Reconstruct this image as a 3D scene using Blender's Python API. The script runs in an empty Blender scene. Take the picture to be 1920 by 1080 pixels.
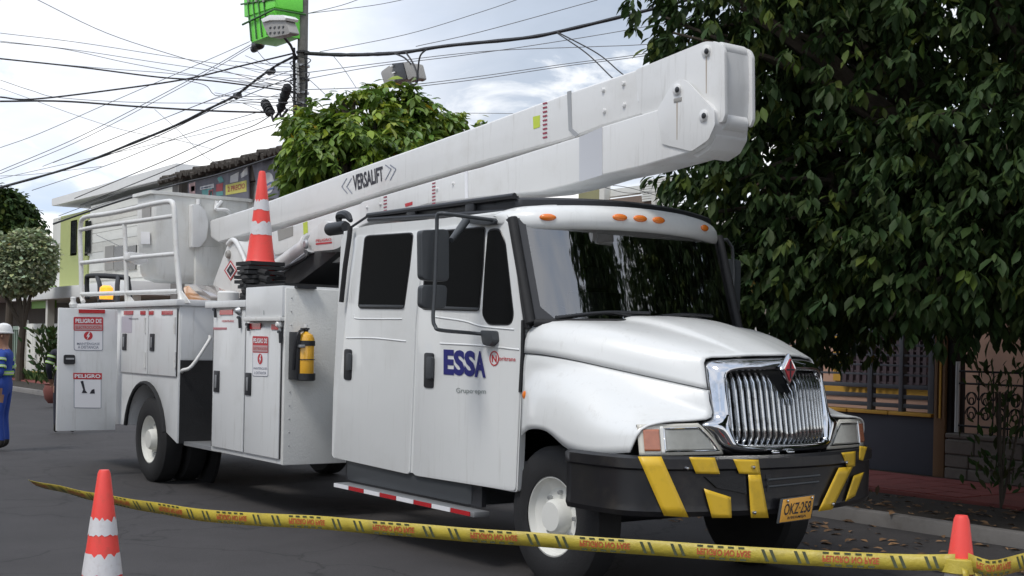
import bpy, bmesh, math, random
import numpy as np
from mathutils import Vector, Matrix, noise as mnoise
random.seed(7); RNG = np.random.default_rng(11)
S = bpy.context.scene; COL = S.collection
R = math.radians
# ---------------------------------------------------------------- camera
CAM = Vector((6.94, -5.10, 1.68)); FPX = 2400.0; TH = R(35.5); RO = .0204
DV = Vector((-math.cos(TH), math.sin(TH), 0)); RV = Vector((math.sin(TH), math.cos(TH), 0)); UV = Vector((0, 0, 1))
cd = bpy.data.cameras.new('camera'); cam = bpy.data.objects.new('camera', cd); COL.objects.link(cam); S.camera = cam
cd.sensor_width = 36; cd.lens = 36 * FPX / 1920; cd.shift_y = 107 / 1920; cd.clip_start = .1; cd.clip_end = 2000
right = RV * math.cos(RO) - UV * (-math.sin(RO)) ; up = UV * math.cos(RO) - RV * math.sin(RO)
right = RV * math.cos(RO) + UV * math.sin(RO)
cam.matrix_world = Matrix(((right.x, up.x, -DV.x, CAM.x), (right.y, up.y, -DV.y, CAM.y), (right.z, up.z, -DV.z, CAM.z), (0, 0, 0, 1)))
# ---------------------------------------------------------------- sky, sun, exposure
SUN_AZ = Vector((.2, -.8, 0)); SUN_EL = R(56)
w = bpy.data.worlds.new("World"); S.world = w; w.use_nodes = True
nt = w.node_tree; nt.nodes.clear(); N = nt.nodes.new; L = nt.links.new
out = N('ShaderNodeOutputWorld'); bg = N('ShaderNodeBackground'); bg.inputs[1].default_value = .1
sky = N('ShaderNodeTexSky'); sky.sky_type = 'NISHITA'; sky.sun_disc = False; sky.sun_elevation = SUN_EL
sky.sun_rotation = math.atan2(SUN_AZ.x, SUN_AZ.y); sky.dust_density = 2
tc = N('ShaderNodeTexCoord')
def wn(scale, det, rough, dist, off, sz=2.2):
    m = N('ShaderNodeMapping'); m.inputs['Scale'].default_value = (1, 1, sz); m.inputs['Location'].default_value = off
    L(tc.outputs['Generated'], m.inputs[0]); n = N('ShaderNodeTexNoise'); n.inputs['Scale'].default_value = scale
    n.inputs['Detail'].default_value = det; n.inputs['Roughness'].default_value = rough; n.inputs['Distortion'].default_value = dist
    L(m.outputs[0], n.inputs['Vector']); return n.outputs['Fac']
def wramp(src, stops):
    r = N('ShaderNodeValToRGB'); L(src, r.inputs[0]); cr = r.color_ramp
    while len(cr.elements) < len(stops): cr.elements.new(.5)
    for e, (p, c) in zip(cr.elements, stops): e.position = p; e.color = (*c, 1)
    return r.outputs[0]
def wmath(op, a, b=None, c=None):
    m = N('ShaderNodeMath'); m.operation = op
    for i, q in enumerate((a, b, c)):
        if q is None: continue
        if isinstance(q, (int, float)): m.inputs[i].default_value = q
        else: L(q, m.inputs[i])
    return m.outputs[0]
def wmix(f, a, b):
    m = N('ShaderNodeMix'); m.data_type = 'RGBA'; L(f, m.inputs[0])
    for s, q in ((6, a), (7, b)):
        if isinstance(q, tuple): m.inputs[s].default_value = (*q, 1)
        else: L(q, m.inputs[s])
    return m.outputs[2]
def skydir(px, py):
    a = px - 960; b = py - 647
    u = a * math.cos(RO) + b * math.sin(RO); v = -b * math.cos(RO) + a * math.sin(RO)
    return (DV + RV * u / FPX + UV * v / FPX).normalized()
big = wn(2.6, 6, .55, .3, (1.3, .4, 2.0)); fine = wn(9, 7, .6, .4, (4, 2, 1))
thin = wramp(big, [(.40, (6.6, 7.8, 9.9)), (.58, (10.2, 10.5, 11.2))])
# towering grey-blue cloud behind the boom: a broad cap of directions with a ragged rim
dt = N('ShaderNodeVectorMath'); dt.operation = 'DOT_PRODUCT'; dt.inputs[1].default_value = skydir(1130, 20); L(tc.outputs['Generated'], dt.inputs[0])
g = wmath('SUBTRACT', dt.outputs['Value'], .9835); g = wmath('MULTIPLY', g, 62)
g = wmath('ADD', g, wmath('MULTIPLY', wmath('SUBTRACT', fine, .5), 1.5)); g = wmath('ADD', g, wmath('MULTIPLY', wmath('SUBTRACT', big, .5), 1.5))
gc = N('ShaderNodeClamp'); L(g, gc.inputs[0])
grey = wramp(fine, [(.3, (4.3, 5.0, 6.1)), (.7, (6.2, 6.9, 8.0))])
c1 = wmix(gc.outputs[0], thin, grey)
sx = N('ShaderNodeSeparateXYZ'); L(tc.outputs['Generated'], sx.inputs[0])
low = wmath('SUBTRACT', .17, sx.outputs['Z']); low = wmath('MULTIPLY', low, 9)
low = wmath('ADD', low, wmath('MULTIPLY', wmath('SUBTRACT', fine, .5), 6.5)); lc = N('ShaderNodeClamp'); L(low, lc.inputs[0])
c2 = wmix(lc.outputs[0], c1, (13.0, 12.9, 12.7))
fin = N('ShaderNodeMix'); fin.data_type = 'RGBA'; fin.inputs[0].default_value = .88; L(sky.outputs[0], fin.inputs[6]); L(c2, fin.inputs[7])
L(fin.outputs[2], bg.inputs[0]); L(bg.outputs[0], out.inputs[0])
sl = bpy.data.lights.new('sun', 'SUN'); sl.energy = 1.7; sl.angle = R(14); sl.color = (1, .96, .9)
so = bpy.data.objects.new('sun', sl); COL.objects.link(so)
sd = SUN_AZ.normalized() * math.cos(SUN_EL) + UV * math.sin(SUN_EL); so.rotation_euler = sd.to_track_quat('Z', 'Y').to_euler(); so.location = (0, -10, 20)
S.view_settings.view_transform = 'Standard'; S.view_settings.look = 'None'; S.view_settings.gamma = 1; S.view_settings.exposure = .15
S.view_settings.use_curve_mapping = False
# ---------------------------------------------------------------- measuring: a pixel of the 1920 px photo onto a real plane
def ray(px, py):
    a = px - 960; b = py - 647
    u = a * math.cos(RO) + b * math.sin(RO); v = -b * math.cos(RO) + a * math.sin(RO)
    return DV + RV * (u / FPX) + UV * (v / FPX)
def PY(px, py, Y): q = ray(px, py); return CAM + q * ((Y - CAM.y) / q.y)
def PX(px, py, X): q = ray(px, py); return CAM + q * ((X - CAM.x) / q.x)
def PZ(px, py, Z): q = ray(px, py); return CAM + q * ((Z - CAM.z) / q.z)
def PT(px, py, T): return CAM + ray(px, py) * T
# ---------------------------------------------------------------- materials
MATS = {}
def mat(name, col, rough=.5, metal=0, var=.0, vs=3, bump=0, bs=40, coat=0, dirt=None, ds=2.5, damt=.5, tint=False, emit=None, spec=None, trans=0, dlo=.52, dhi=.72):
    if name in MATS: return MATS[name]
    m = bpy.data.materials.new(name); m.use_nodes = True; t = m.node_tree; b = t.nodes['Principled BSDF']
    b.inputs['Base Color'].default_value = (*col, 1); b.inputs['Roughness'].default_value = rough; b.inputs['Metallic'].default_value = metal
    b.inputs['Coat Weight'].default_value = coat; b.inputs['Coat Roughness'].default_value = .06
    if spec is not None: b.inputs['Specular IOR Level'].default_value = spec
    if trans: b.inputs['Transmission Weight'].default_value = trans
    g = t.nodes.new('ShaderNodeNewGeometry'); src = None
    def noise(s, d=5, r=.6):
        n = t.nodes.new('ShaderNodeTexNoise'); n.inputs['Scale'].default_value = s; n.inputs['Detail'].default_value = d; n.inputs['Roughness'].default_value = r
        t.links.new(g.outputs['Position'], n.inputs['Vector']); return n.outputs['Fac']
    def mixc(f, a, bb, mode='MIX'):
        x = t.nodes.new('ShaderNodeMix'); x.data_type = 'RGBA'; x.blend_type = mode
        if isinstance(f, (int, float)): x.inputs[0].default_value = f
        else: t.links.new(f, x.inputs[0])
        for s_, q in ((6, a), (7, bb)):
            if isinstance(q, tuple): x.inputs[s_].default_value = (*q, 1)
            else: t.links.new(q, x.inputs[s_])
        return x.outputs[2]
    cur = tuple(col)
    if var:
        cur = mixc(noise(vs), tuple(c * (1 - var) for c in col), tuple(min(1, c * (1 + var)) for c in col))
    if dirt:
        rr = t.nodes.new('ShaderNodeMapRange'); rr.inputs[1].default_value = dlo; rr.inputs[2].default_value = dhi; rr.inputs[4].default_value = damt
        t.links.new(noise(ds, 8, .65), rr.inputs[0]); cur = mixc(rr.outputs[0], cur, tuple(dirt))
    if tint:
        at = t.nodes.new('ShaderNodeAttribute'); at.attribute_name = 'tint'; cur = mixc(1.0, cur, at.outputs['Color'], 'MULTIPLY')
    if not isinstance(cur, tuple): t.links.new(cur, b.inputs['Base Color'])
    if bump:
        bp = t.nodes.new('ShaderNodeBump'); bp.inputs['Strength'].default_value = bump; bp.inputs['Distance'].default_value = .01
        t.links.new(noise(bs, 6, .65), bp.inputs['Height']); t.links.new(bp.outputs[0], b.inputs['Normal'])
    if emit:
        b.inputs['Emission Color'].default_value = (*emit[0], 1); b.inputs['Emission Strength'].default_value = emit[1]
    MATS[name] = m; return m
WH = mat('white_truck_paint', (.71, .72, .71), .32, var=.03, vs=1.5, coat=.5, dirt=(.52, .52, .49), ds=1.6, damt=.25)
WH2 = mat('white_body_paint', (.70, .71, .71), .42, var=.03, vs=2, coat=.2, dirt=(.5, .5, .47), ds=2.2, damt=.3)
FG = mat('white_fibreglass', (.69, .69, .68), .38, var=.03, vs=2, coat=.25, dirt=(.48, .46, .42), ds=1.8, damt=.35)
FGD = mat('dirty_fibreglass', (.70, .70, .67), .5, var=.05, vs=2, dirt=(.5, .47, .41), ds=2.5, damt=.5)
GREYD = mat('grey_patch_paint', (.50, .51, .54), .45)
DIA = mat('white_tread_plate_paint', (.72, .72, .69), .4, var=.03, dirt=(.55, .53, .48), damt=.3)
BLK = mat('black_plastic', (.018, .019, .022), .42, bump=.15, bs=200)
RUB = mat('black_rubber', (.015, .015, .016), .7, var=.3, vs=9, bump=.3, bs=60)
MIR = mat('charcoal_mirror_shell', (.05, .055, .06), .45, bump=.1, bs=150)
GLS = mat('tinted_black_glass', (.004, .0045, .005), .05, spec=.2)
SEAL = mat('window_seal', (.03, .03, .032), .35)
CHR = mat('chrome', (.62, .63, .65), .06, 1, dirt=(.35, .35, .33), damt=.6, ds=9)
CHR2 = mat('chrome_slat', (.62, .63, .64), .16, 1, dirt=(.22, .21, .19), damt=.7, ds=14)
STL = mat('galvanised_steel', (.42, .43, .44), .45, .7, var=.2)
RAILM = mat('white_rail_paint', (.68, .68, .66), .4, var=.05, dirt=(.4, .34, .28), damt=.4, ds=8)
RED = mat('red_reflector', (.45, .015, .02), .25, coat=.5)
REDS = mat('red_sign_ink', (.5, .03, .04), .4)
WHS = mat('white_sign_vinyl', (.78, .78, .80), .35)
GRYS = mat('grey_sign_ink', (.22, .24, .3), .5)
BLKS = mat('black_sign_ink', (.02, .02, .03), .5)
NAVY = mat('navy_logo_ink', (.018, .02, .16), .4)
GTXT = mat('grey_logo_ink', (.25, .28, .27), .5)
AMB = mat('amber_lens', (.8, .2, .02), .2, coat=.6)
AMBL = mat('amber_lit_beacon', (.9, .35, .03), .2, emit=((1, .36, .03), 1.1))
AMBG = mat('clear_amber_lens', (.62, .25, .05), .14, coat=1, var=.3, vs=9)
LENS = mat('headlight_lens', (.62, .6, .53), .12, coat=1, var=.15, vs=12)
YEL = mat('yellow_stripe_paint', (.72, .46, .03), .4, var=.06, dirt=(.35, .22, .03), damt=.4, ds=7)
BUMP = mat('black_bumper_paint', (.01, .01, .012), .38, coat=.12, dirt=(.04, .036, .03), damt=.6, ds=5)
PLT = mat('orange_yellow_plate', (.72, .36, .05), .4, var=.08, vs=20)
EXY = mat('yellow_extinguisher_paint', (.8, .42, .03), .25, coat=.7, var=.08, vs=12)
CONE = mat('red_orange_cone_plastic', (.86, .075, .06), .5, var=.08, vs=14, dirt=(.4, .08, .05), damt=.4, ds=14)
COLL = mat('reflective_cone_collar', (.66, .65, .66), .5, var=.08, vs=30, dirt=(.45, .4, .38), damt=.5, ds=25)
TAPE = mat('yellow_plastic_tape', (.48, .38, .05), .4, var=.25, vs=14, bump=.5, bs=30, dirt=(.25, .2, .06), damt=.5, ds=9)
TAPK = mat('dark_tape_print', (.07, .08, .04), .5); TAPR = mat('red_tape_print', (.5, .09, .04), .5)
ASP = mat('asphalt', (.04, .037, .038), .85, var=.4, vs=1.2, bump=.7, bs=90, dirt=(.028, .026, .027), ds=.9, damt=.8)
CONC = mat('concrete', (.2, .19, .18), .85, var=.2, vs=4, bump=.4, bs=50, dirt=(.08, .07, .06), damt=.7, ds=2)
SOIL = mat('dark_soil', (.035, .028, .02), .95, var=.5, vs=6, bump=1, bs=25)
REDP = mat('red_paving', (.2, .055, .045), .8, var=.25, vs=3, bump=.3, dirt=(.08, .04, .035), damt=.6)
REDT = mat('red_paving_tile', (.24, .06, .05), .75, var=.3, vs=5, bump=.3)
GRS = mat('grass_blades', (.07, .12, .025), .7, tint=True)
YKB = mat('yellow_kerb_paint', (.5, .36, .06), .8, var=.2)
LEAF = mat('leaf_green', (.036, .066, .021), .6, tint=True, spec=.22)
LEAF2 = mat('leaf_light_green', (.12, .2, .035), .42, tint=True, spec=.4)
LEAF3 = mat('leaf_variegated', (.34, .40, .26), .65, tint=True)
for m_ in (LEAF, LEAF2, LEAF3):
    t_ = m_.node_tree; b_ = t_.nodes['Principled BSDF']; tr = t_.nodes.new('ShaderNodeBsdfTranslucent'); ms = t_.nodes.new('ShaderNodeMixShader'); ms.inputs[0].default_value = .22
    t_.links.new(b_.inputs['Base Color'].links[0].from_socket, tr.inputs[0]); t_.links.new(b_.outputs[0], ms.inputs[1]); t_.links.new(tr.outputs[0], ms.inputs[2])
    t_.links.new(ms.outputs[0], t_.nodes['Material Output'].inputs[0])
BARK = mat('bark', (.07, .055, .04), .9, var=.35, vs=12, bump=1, bs=30)
POLE = mat('weathered_concrete_pole', (.17, .165, .15), .85, var=.35, vs=6, bump=.4, dirt=(.06, .055, .05), damt=.8, ds=5)
CAB = mat('black_cable', (.02, .02, .022), .6); CABG = mat('grey_cable', (.18, .18, .185), .6)
GRN = mat('bright_green_cabinet_paint', (.16, .72, .06), .45, var=.06)
GRND = mat('dark_green_trim', (.03, .12, .02), .5)
LUM = mat('grey_luminaire', (.3, .29, .27), .5, var=.1); 
HW = mat('white_house_wall', (.70, .70, .66), .8, var=.06, vs=1, dirt=(.52, .52, .48), damt=.5, ds=1.2)
HW2 = mat('pale_house_wall', (.64, .63, .58), .85, var=.08, vs=1, dirt=(.42, .40, .36), damt=.5, ds=1.5)
HGR = mat('olive_green_house_wall', (.40, .44, .18), .8, var=.06, vs=2)
HROOF = mat('grey_fascia', (.74, .74, .73), .7, var=.08)
DKW = mat('window_dark_glass', (.02, .022, .025), .08)
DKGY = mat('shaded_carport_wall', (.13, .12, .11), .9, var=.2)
TILE = mat('mossy_old_roof_tile', (.07, .06, .05), .95, var=.5, vs=6, bump=.8, bs=20)
GLM = mat('light_green_paint', (.2, .4, .08), .6)
PCH = mat('peach_wall', (.50, .31, .23), .8, var=.06, vs=2); PYL = mat('ochre_wall_band', (.50, .28, .04), .75, var=.06)
SLT = mat('slate_grey_metal', (.07, .078, .092), .5, var=.1); SLW = mat('slate_grey_wall', (.05, .055, .07), .8, var=.15, vs=3)
BRN = mat('brown_pillar', (.14, .075, .03), .7, var=.15); PLUM = mat('plum_window_bar', (.07, .05, .06), .5)
STONE = mat('rough_stone_wall', (.13, .115, .1), .9, var=.3, vs=8, bump=.8, bs=18)
IRON = mat('wrought_iron', (.012, .012, .013), .5, .5)
BLUE = mat('blue_coverall_cloth', (.02, .06, .30), .8, var=.2, vs=12, bump=.5, bs=40)
HIV = mat('lime_reflective_band', (.35, .6, .1), .5); SIL = mat('silver_reflective_tape', (.55, .57, .55), .4)
SKIN = mat('skin', (.30, .16, .10), .55); BOOT = mat('boot_leather', (.02, .018, .015), .6); DRK = mat('dark_cloth', (.02, .022, .035), .85)
HELM = mat('white_helmet', (.75, .75, .73), .3)
SEAT = mat('dark_seat_fabric', (.09, .085, .085), .85, var=.2); RUST = mat('brown_cover_board', (.16, .07, .035), .7, var=.3, vs=8)
SIGNB = mat('slate_banner', (.13, .13, .16), .6, var=.1); 
BRWN = mat('old_tiled_roof', (.2, .15, .12), .9, var=.35, vs=5)
DRYL = mat('dry_leaf', (.14, .09, .05), .9, tint=True)
# windscreen: clear tinted glass that mirrors the sky
WS = bpy.data.materials.new('windscreen_glass'); WS.use_nodes = True; t_ = WS.node_tree; t_.nodes.clear()
o_ = t_.nodes.new('ShaderNodeOutputMaterial'); mx = t_.nodes.new('ShaderNodeMixShader'); tp = t_.nodes.new('ShaderNodeBsdfTransparent'); tp.inputs[0].default_value = (.78, .86, .83, 1)
gl = t_.nodes.new('ShaderNodeBsdfGlossy'); gl.inputs['Roughness'].default_value = .02; fr = t_.nodes.new('ShaderNodeFresnel'); fr.inputs[0].default_value = 3.3
t_.links.new(fr.outputs[0], mx.inputs[0]); t_.links.new(tp.outputs[0], mx.inputs[1]); t_.links.new(gl.outputs[0], mx.inputs[2]); t_.links.new(mx.outputs[0], o_.inputs[0])
t_ = ASP.node_tree; b_ = t_.nodes['Principled BSDF']; src_ = b_.inputs['Base Color'].links[0].from_socket; g_ = t_.nodes.new('ShaderNodeNewGeometry')
nz = t_.nodes.new('ShaderNodeTexNoise'); nz.inputs['Scale'].default_value = 1.3; nz.inputs['Detail'].default_value = 6; va = t_.nodes.new('ShaderNodeVectorMath'); va.operation = 'MULTIPLY_ADD'; va.inputs[1].default_value = (.9, .9, .9)
t_.links.new(g_.outputs['Position'], nz.inputs['Vector']); t_.links.new(nz.outputs['Color'], va.inputs[0]); t_.links.new(g_.outputs['Position'], va.inputs[2])
vr = t_.nodes.new('ShaderNodeTexVoronoi'); vr.feature = 'DISTANCE_TO_EDGE'; vr.inputs['Scale'].default_value = .55; t_.links.new(va.outputs[0], vr.inputs['Vector'])
mr_ = t_.nodes.new('ShaderNodeMapRange'); mr_.inputs[2].default_value = .012; mr_.inputs[3].default_value = .75; mr_.inputs[4].default_value = 0; t_.links.new(vr.outputs['Distance'], mr_.inputs[0])
n2 = t_.nodes.new('ShaderNodeTexNoise'); n2.inputs['Scale'].default_value = 160; n2.inputs['Detail'].default_value = 2; t_.links.new(g_.outputs['Position'], n2.inputs['Vector'])
m2_ = t_.nodes.new('ShaderNodeMapRange'); m2_.inputs[1].default_value = .55; m2_.inputs[2].default_value = .75; m2_.inputs[4].default_value = .35; t_.links.new(n2.outputs['Fac'], m2_.inputs[0])
xa_ = t_.nodes.new('ShaderNodeMix'); xa_.data_type = 'RGBA'; t_.links.new(m2_.outputs[0], xa_.inputs[0]); t_.links.new(src_, xa_.inputs[6]); xa_.inputs[7].default_value = (.16, .15, .145, 1)
xb_ = t_.nodes.new('ShaderNodeMix'); xb_.data_type = 'RGBA'; t_.links.new(mr_.outputs[0], xb_.inputs[0]); t_.links.new(xa_.outputs[2], xb_.inputs[6]); xb_.inputs[7].default_value = (.012, .011, .011, 1); t_.links.new(xb_.outputs[2], b_.inputs['Base Color'])
# run-off streaks and grime on the white paint
for m_, amt in ((WH, .30), (WH2, .5), (FG, .45), (FGD, .5)):
    t_ = m_.node_tree; b_ = t_.nodes['Principled BSDF']; src_ = b_.inputs['Base Color'].links[0].from_socket; g_ = t_.nodes.new('ShaderNodeNewGeometry'); mp = t_.nodes.new('ShaderNodeMapping'); mp.inputs['Scale'].default_value = (11, 11, .9)
    nz = t_.nodes.new('ShaderNodeTexNoise'); nz.inputs['Scale'].default_value = 1.6; nz.inputs['Detail'].default_value = 7; nz.inputs['Roughness'].default_value = .7; t_.links.new(g_.outputs['Position'], mp.inputs[0]); t_.links.new(mp.outputs[0], nz.inputs['Vector'])
    mr_ = t_.nodes.new('ShaderNodeMapRange'); mr_.inputs[1].default_value = .56; mr_.inputs[2].default_value = .78; mr_.inputs[4].default_value = amt; t_.links.new(nz.outputs['Fac'], mr_.inputs[0])
    x_ = t_.nodes.new('ShaderNodeMix'); x_.data_type = 'RGBA'; t_.links.new(mr_.outputs[0], x_.inputs[0]); t_.links.new(src_, x_.inputs[6]); x_.inputs[7].default_value = (.33, .31, .27, 1); t_.links.new(x_.outputs[2], b_.inputs['Base Color'])
    rr_ = t_.nodes.new('ShaderNodeMapRange'); rr_.inputs[3].default_value = .24; rr_.inputs[4].default_value = .5; t_.links.new(nz.outputs['Fac'], rr_.inputs[0]); t_.links.new(rr_.outputs[0], b_.inputs['Roughness'])
# tread plate relief
t_ = DIA.node_tree; wv = t_.nodes.new('ShaderNodeTexVoronoi'); wv.inputs['Scale'].default_value = 55; wv.feature = 'F1'; g_ = t_.nodes.new('ShaderNodeNewGeometry'); bp_ = t_.nodes.new('ShaderNodeBump')
bp_.inputs['Strength'].default_value = .22; bp_.inputs['Distance'].default_value = .006; bp_.invert = True
t_.links.new(g_.outputs['Position'], wv.inputs['Vector']); t_.links.new(wv.outputs['Distance'], bp_.inputs['Height']); t_.links.new(bp_.outputs[0], t_.nodes['Principled BSDF'].inputs['Normal'])
# ---------------------------------------------------------------- object helpers
def thing(name, loc, label=None, cat=None, group=None):
    o = bpy.data.objects.new(name, None); COL.objects.link(o); o.location = loc; o.empty_display_size = .1
    return tag(o, label, cat, group)
def tag(o, label=None, cat=None, group=None, kind=None):
    if label: o['label'] = label
    if cat: o['category'] = cat
    if group: o['group'] = group
    if kind: o['kind'] = kind
    return o
def root(p):
    while p.parent: p = p.parent
    return p
def bm_obj(name, bm, m, parent=None, smooth=True, ang=35, loc=None):
    """link a bmesh given in world coordinates as ONE mesh object; top-level objects get their origin at the base"""
    me = bpy.data.meshes.new(name)
    bm.normal_update()
    if parent is not None: org = Vector(root(parent).location)
    elif loc is not None: org = Vector(loc)
    else:
        vs = [v.co for v in bm.verts]; org = Vector((sum(v.x for v in vs) / len(vs), sum(v.y for v in vs) / len(vs), min(v.z for v in vs)))
    bmesh.ops.translate(bm, verts=bm.verts, vec=-org); bm.to_mesh(me); bm.free()
    if smooth:
        me.polygons.foreach_set('use_smooth', [True] * len(me.polygons)); me.set_sharp_from_angle(angle=R(ang))
    for q in (m if isinstance(m, (list, tuple)) else [m]): me.materials.append(q)
    o = bpy.data.objects.new(name, me); COL.objects.link(o)
    if parent is not None: o.parent = parent
    else: o.location = org
    return o
def bevel(bm, w, seg=2, ang=25):
    if w <= 0: return
    es = [e for e in bm.edges if len(e.link_faces) == 2 and e.calc_face_angle(0) > R(ang)]
    bmesh.ops.bevel(bm, geom=es, offset=w, segments=seg, profile=.6, affect='EDGES', clamp_overlap=True)
def add_box(bm, c0, c1):
    x0, y0, z0 = c0; x1, y1, z1 = c1
    v = [bm.verts.new(p) for p in ((x0, y0, z0), (x1, y0, z0), (x1, y1, z0), (x0, y1, z0), (x0, y0, z1), (x1, y0, z1), (x1, y1, z1), (x0, y1, z1))]
    for f in ((0, 3, 2, 1), (4, 5, 6, 7), (0, 1, 5, 4), (1, 2, 6, 5), (2, 3, 7, 6), (3, 0, 4, 7)): bm.faces.new([v[i] for i in f])
def box(name, c0, c1, m, parent=None, bev=0, seg=2):
    bm = bmesh.new(); add_box(bm, c0, c1); bmesh.ops.recalc_face_normals(bm, faces=bm.faces); bevel(bm, bev, seg); return bm_obj(name, bm, m, parent)
def add_ex(bm, pts, vec):
    a = [bm.verts.new(p) for p in pts]; b = [bm.verts.new(Vector(p) + vec) for p in pts]; n = len(pts)
    fs = [bm.faces.new(a), bm.faces.new(b[::-1])]
    for i in range(n): fs.append(bm.faces.new([a[i], b[i], b[(i + 1) % n], a[(i + 1) % n]]))
    bmesh.ops.recalc_face_normals(bm, faces=fs)
def ex(name, pts, vec, m, parent=None, bev=0, seg=2, ang=25):
    bm = bmesh.new(); add_ex(bm, [Vector(p) for p in pts], Vector(vec)); bevel(bm, bev, seg, ang); return bm_obj(name, bm, m, parent)
def sl_(name, px, Y, th, m, parent, bev=0, seg=2, ang=25):     # outline measured on the plane y=Y, running back by th
    return ex(name, [PY(a, b, Y) for a, b in px], (0, th, 0), m, parent, bev, seg, ang)
def slx(name, px, X, th, m, parent, bev=0, seg=2):        # outline measured on the plane x=X
    return ex(name, [PX(a, b, X) for a, b in px], (-th, 0, 0), m, parent, bev, seg)
def rpoly(pts, r, n=4):
    o = []; k = len(pts)
    for i in range(k):
        p = Vector(pts[i]); a = Vector(pts[i - 1]) - p; b = Vector(pts[(i + 1) % k]) - p
        ra = min(r, a.length * .45); rb = min(r, b.length * .45); A = p + a.normalized() * ra; B = p + b.normalized() * rb
        for j in range(n + 1):
            s = j / n; o.append(tuple(A * (1 - s) ** 2 + p * 2 * s * (1 - s) + B * s * s))
    return o
def add_tube(bm, pts, r, n=8, cap=True):
    pts = [Vector(p) for p in pts]; rings = []; rr = r if isinstance(r, (list, tuple)) else [r] * len(pts)
    prev = None
    for i, p in enumerate(pts):
        d = (pts[min(i + 1, len(pts) - 1)] - pts[max(i - 1, 0)]).normalized()
        if prev is None: a = d.cross(Vector((0, 0, 1))); a = a if a.length > .05 else d.cross(Vector((1, 0, 0)))
        else: a = prev - d * prev.dot(d)
        a.normalize(); prev = a; b = d.cross(a)
        rings.append([bm.verts.new(p + (a * math.cos(2 * math.pi * j / n) + b * math.sin(2 * math.pi * j / n)) * rr[i]) for j in range(n)])
    for i in range(len(rings) - 1):
        for j in range(n): bm.faces.new([rings[i][j], rings[i][(j + 1) % n], rings[i + 1][(j + 1) % n], rings[i + 1][j]])
    if cap: bm.faces.new(rings[0][::-1]); bm.faces.new(rings[-1])
def smoothpts(pts, k=6):
    P = [Vector(p) for p in pts]; P = [P[0] * 2 - P[1]] + P + [P[-1] * 2 - P[-2]]; o = []
    for i in range(1, len(P) - 2):
        for j in range(k):
            t = j / k; o.append(.5 * ((2 * P[i]) + (P[i + 1] - P[i - 1]) * t + (2 * P[i - 1] - 5 * P[i] + 4 * P[i + 1] - P[i + 2]) * t * t + (3 * P[i] - P[i - 1] - 3 * P[i + 1] + P[i + 2]) * t ** 3))
    o.append(P[-2]); return o
def tube(name, pts, r, m, parent=None, n=8, sm=0):
    bm = bmesh.new(); add_tube(bm, smoothpts(pts, sm) if sm else pts, r, n); bmesh.ops.recalc_face_normals(bm, faces=bm.faces); return bm_obj(name, bm, m, parent, ang=50)
def add_lathe(bm, prof, c, ax='Z', n=24, caps=3):
    c = Vector(c); rings = []
    for r, h in prof:
        ring = []
        for j in range(n):
            a = 2 * math.pi * j / n; u, v = r * math.cos(a), r * math.sin(a)
            ring.append(bm.verts.new(c + (Vector((u, v, h)) if ax == 'Z' else Vector((u, h, v)) if ax == 'Y' else Vector((h, u, v)))))
        rings.append(ring)
    for i in range(len(rings) - 1):
        for j in range(n): bm.faces.new([rings[i][j], rings[i][(j + 1) % n], rings[i + 1][(j + 1) % n], rings[i + 1][j]])
    if caps & 1: bm.faces.new(rings[0])
    if caps & 2: bm.faces.new(rings[-1])
    bmesh.ops.recalc_face_normals(bm, faces=bm.faces)
def lathe(name, prof, c, m, parent=None, ax='Z', n=24, ang=35, caps=3):
    bm = bmesh.new(); add_lathe(bm, prof, c, ax, n, caps); return bm_obj(name, bm, m, parent, ang=ang)
def grid(name, rows, m, parent=None, sub=0, thick=0, smooth=True, ang=60, close=False):
    bm = bmesh.new(); V = [[bm.verts.new(p) for p in r] for r in rows]
    for i in range(len(V) - 1):
        for j in range(len(V[0]) - 1): bm.faces.new([V[i][j], V[i][j + 1], V[i + 1][j + 1], V[i + 1][j]])
    bmesh.ops.recalc_face_normals(bm, faces=bm.faces)
    o = bm_obj(name, bm, m, parent, smooth, ang)
    if sub: s = o.modifiers.new('s', 'SUBSURF'); s.levels = s.render_levels = sub
    if thick: s = o.modifiers.new('t', 'SOLIDIFY'); s.thickness = thick; s.offset = 0
    return o
_tc = {}
def glyphs(s, off=0, cond=1):
    k = (s, off)
    if k not in _tc:
        c = bpy.data.curves.new('t', 'FONT'); c.body = s; c.offset = off; c.resolution_u = 3
        o = bpy.data.objects.new('t', c); COL.objects.link(o); bpy.context.view_layer.update()
        dg = bpy.context.evaluated_depsgraph_get(); me = bpy.data.meshes.new_from_object(o.evaluated_get(dg))
        vs = [(v.co.x, v.co.y) for v in me.vertices]; fs = [tuple(p.vertices) for p in me.polygons]
        bpy.data.objects.remove(o); bpy.data.meshes.remove(me)
        x0 = min(v[0] for v in vs); x1 = max(v[0] for v in vs); y0 = min(v[1] for v in vs); y1 = max(v[1] for v in vs)
        _tc[k] = ([((x - x0) / (x1 - x0), (y - y0) / (y1 - y0)) for x, y in vs], fs)
    return _tc[k]
def text(name, s, tl, tr, br, bl, m, parent, off=.02, flipv=False, bm=None):
    """lettering laid as a thin film into the quad tl-tr-br-bl"""
    vs, fs = glyphs(s, off); own = bm is None
    if own: bm = bmesh.new()
    V = []
    for u, v in vs:
        if flipv: v = 1 - v
        a = tl.lerp(tr, u); b = bl.lerp(br, u); V.append(bm.verts.new(b.lerp(a, v)))
    for f in fs:
        try: bm.faces.new([V[i] for i in f])
        except ValueError: pass
    if own: return bm_obj(name, bm, m, parent, smooth=False)
def struct(o): o['kind'] = 'structure'; return o
def dup(o, parent=None):
    c = o.copy(); COL.objects.link(c); c.parent = parent
    for ch in list(o.children): dup(ch, c)
    return c
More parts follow.
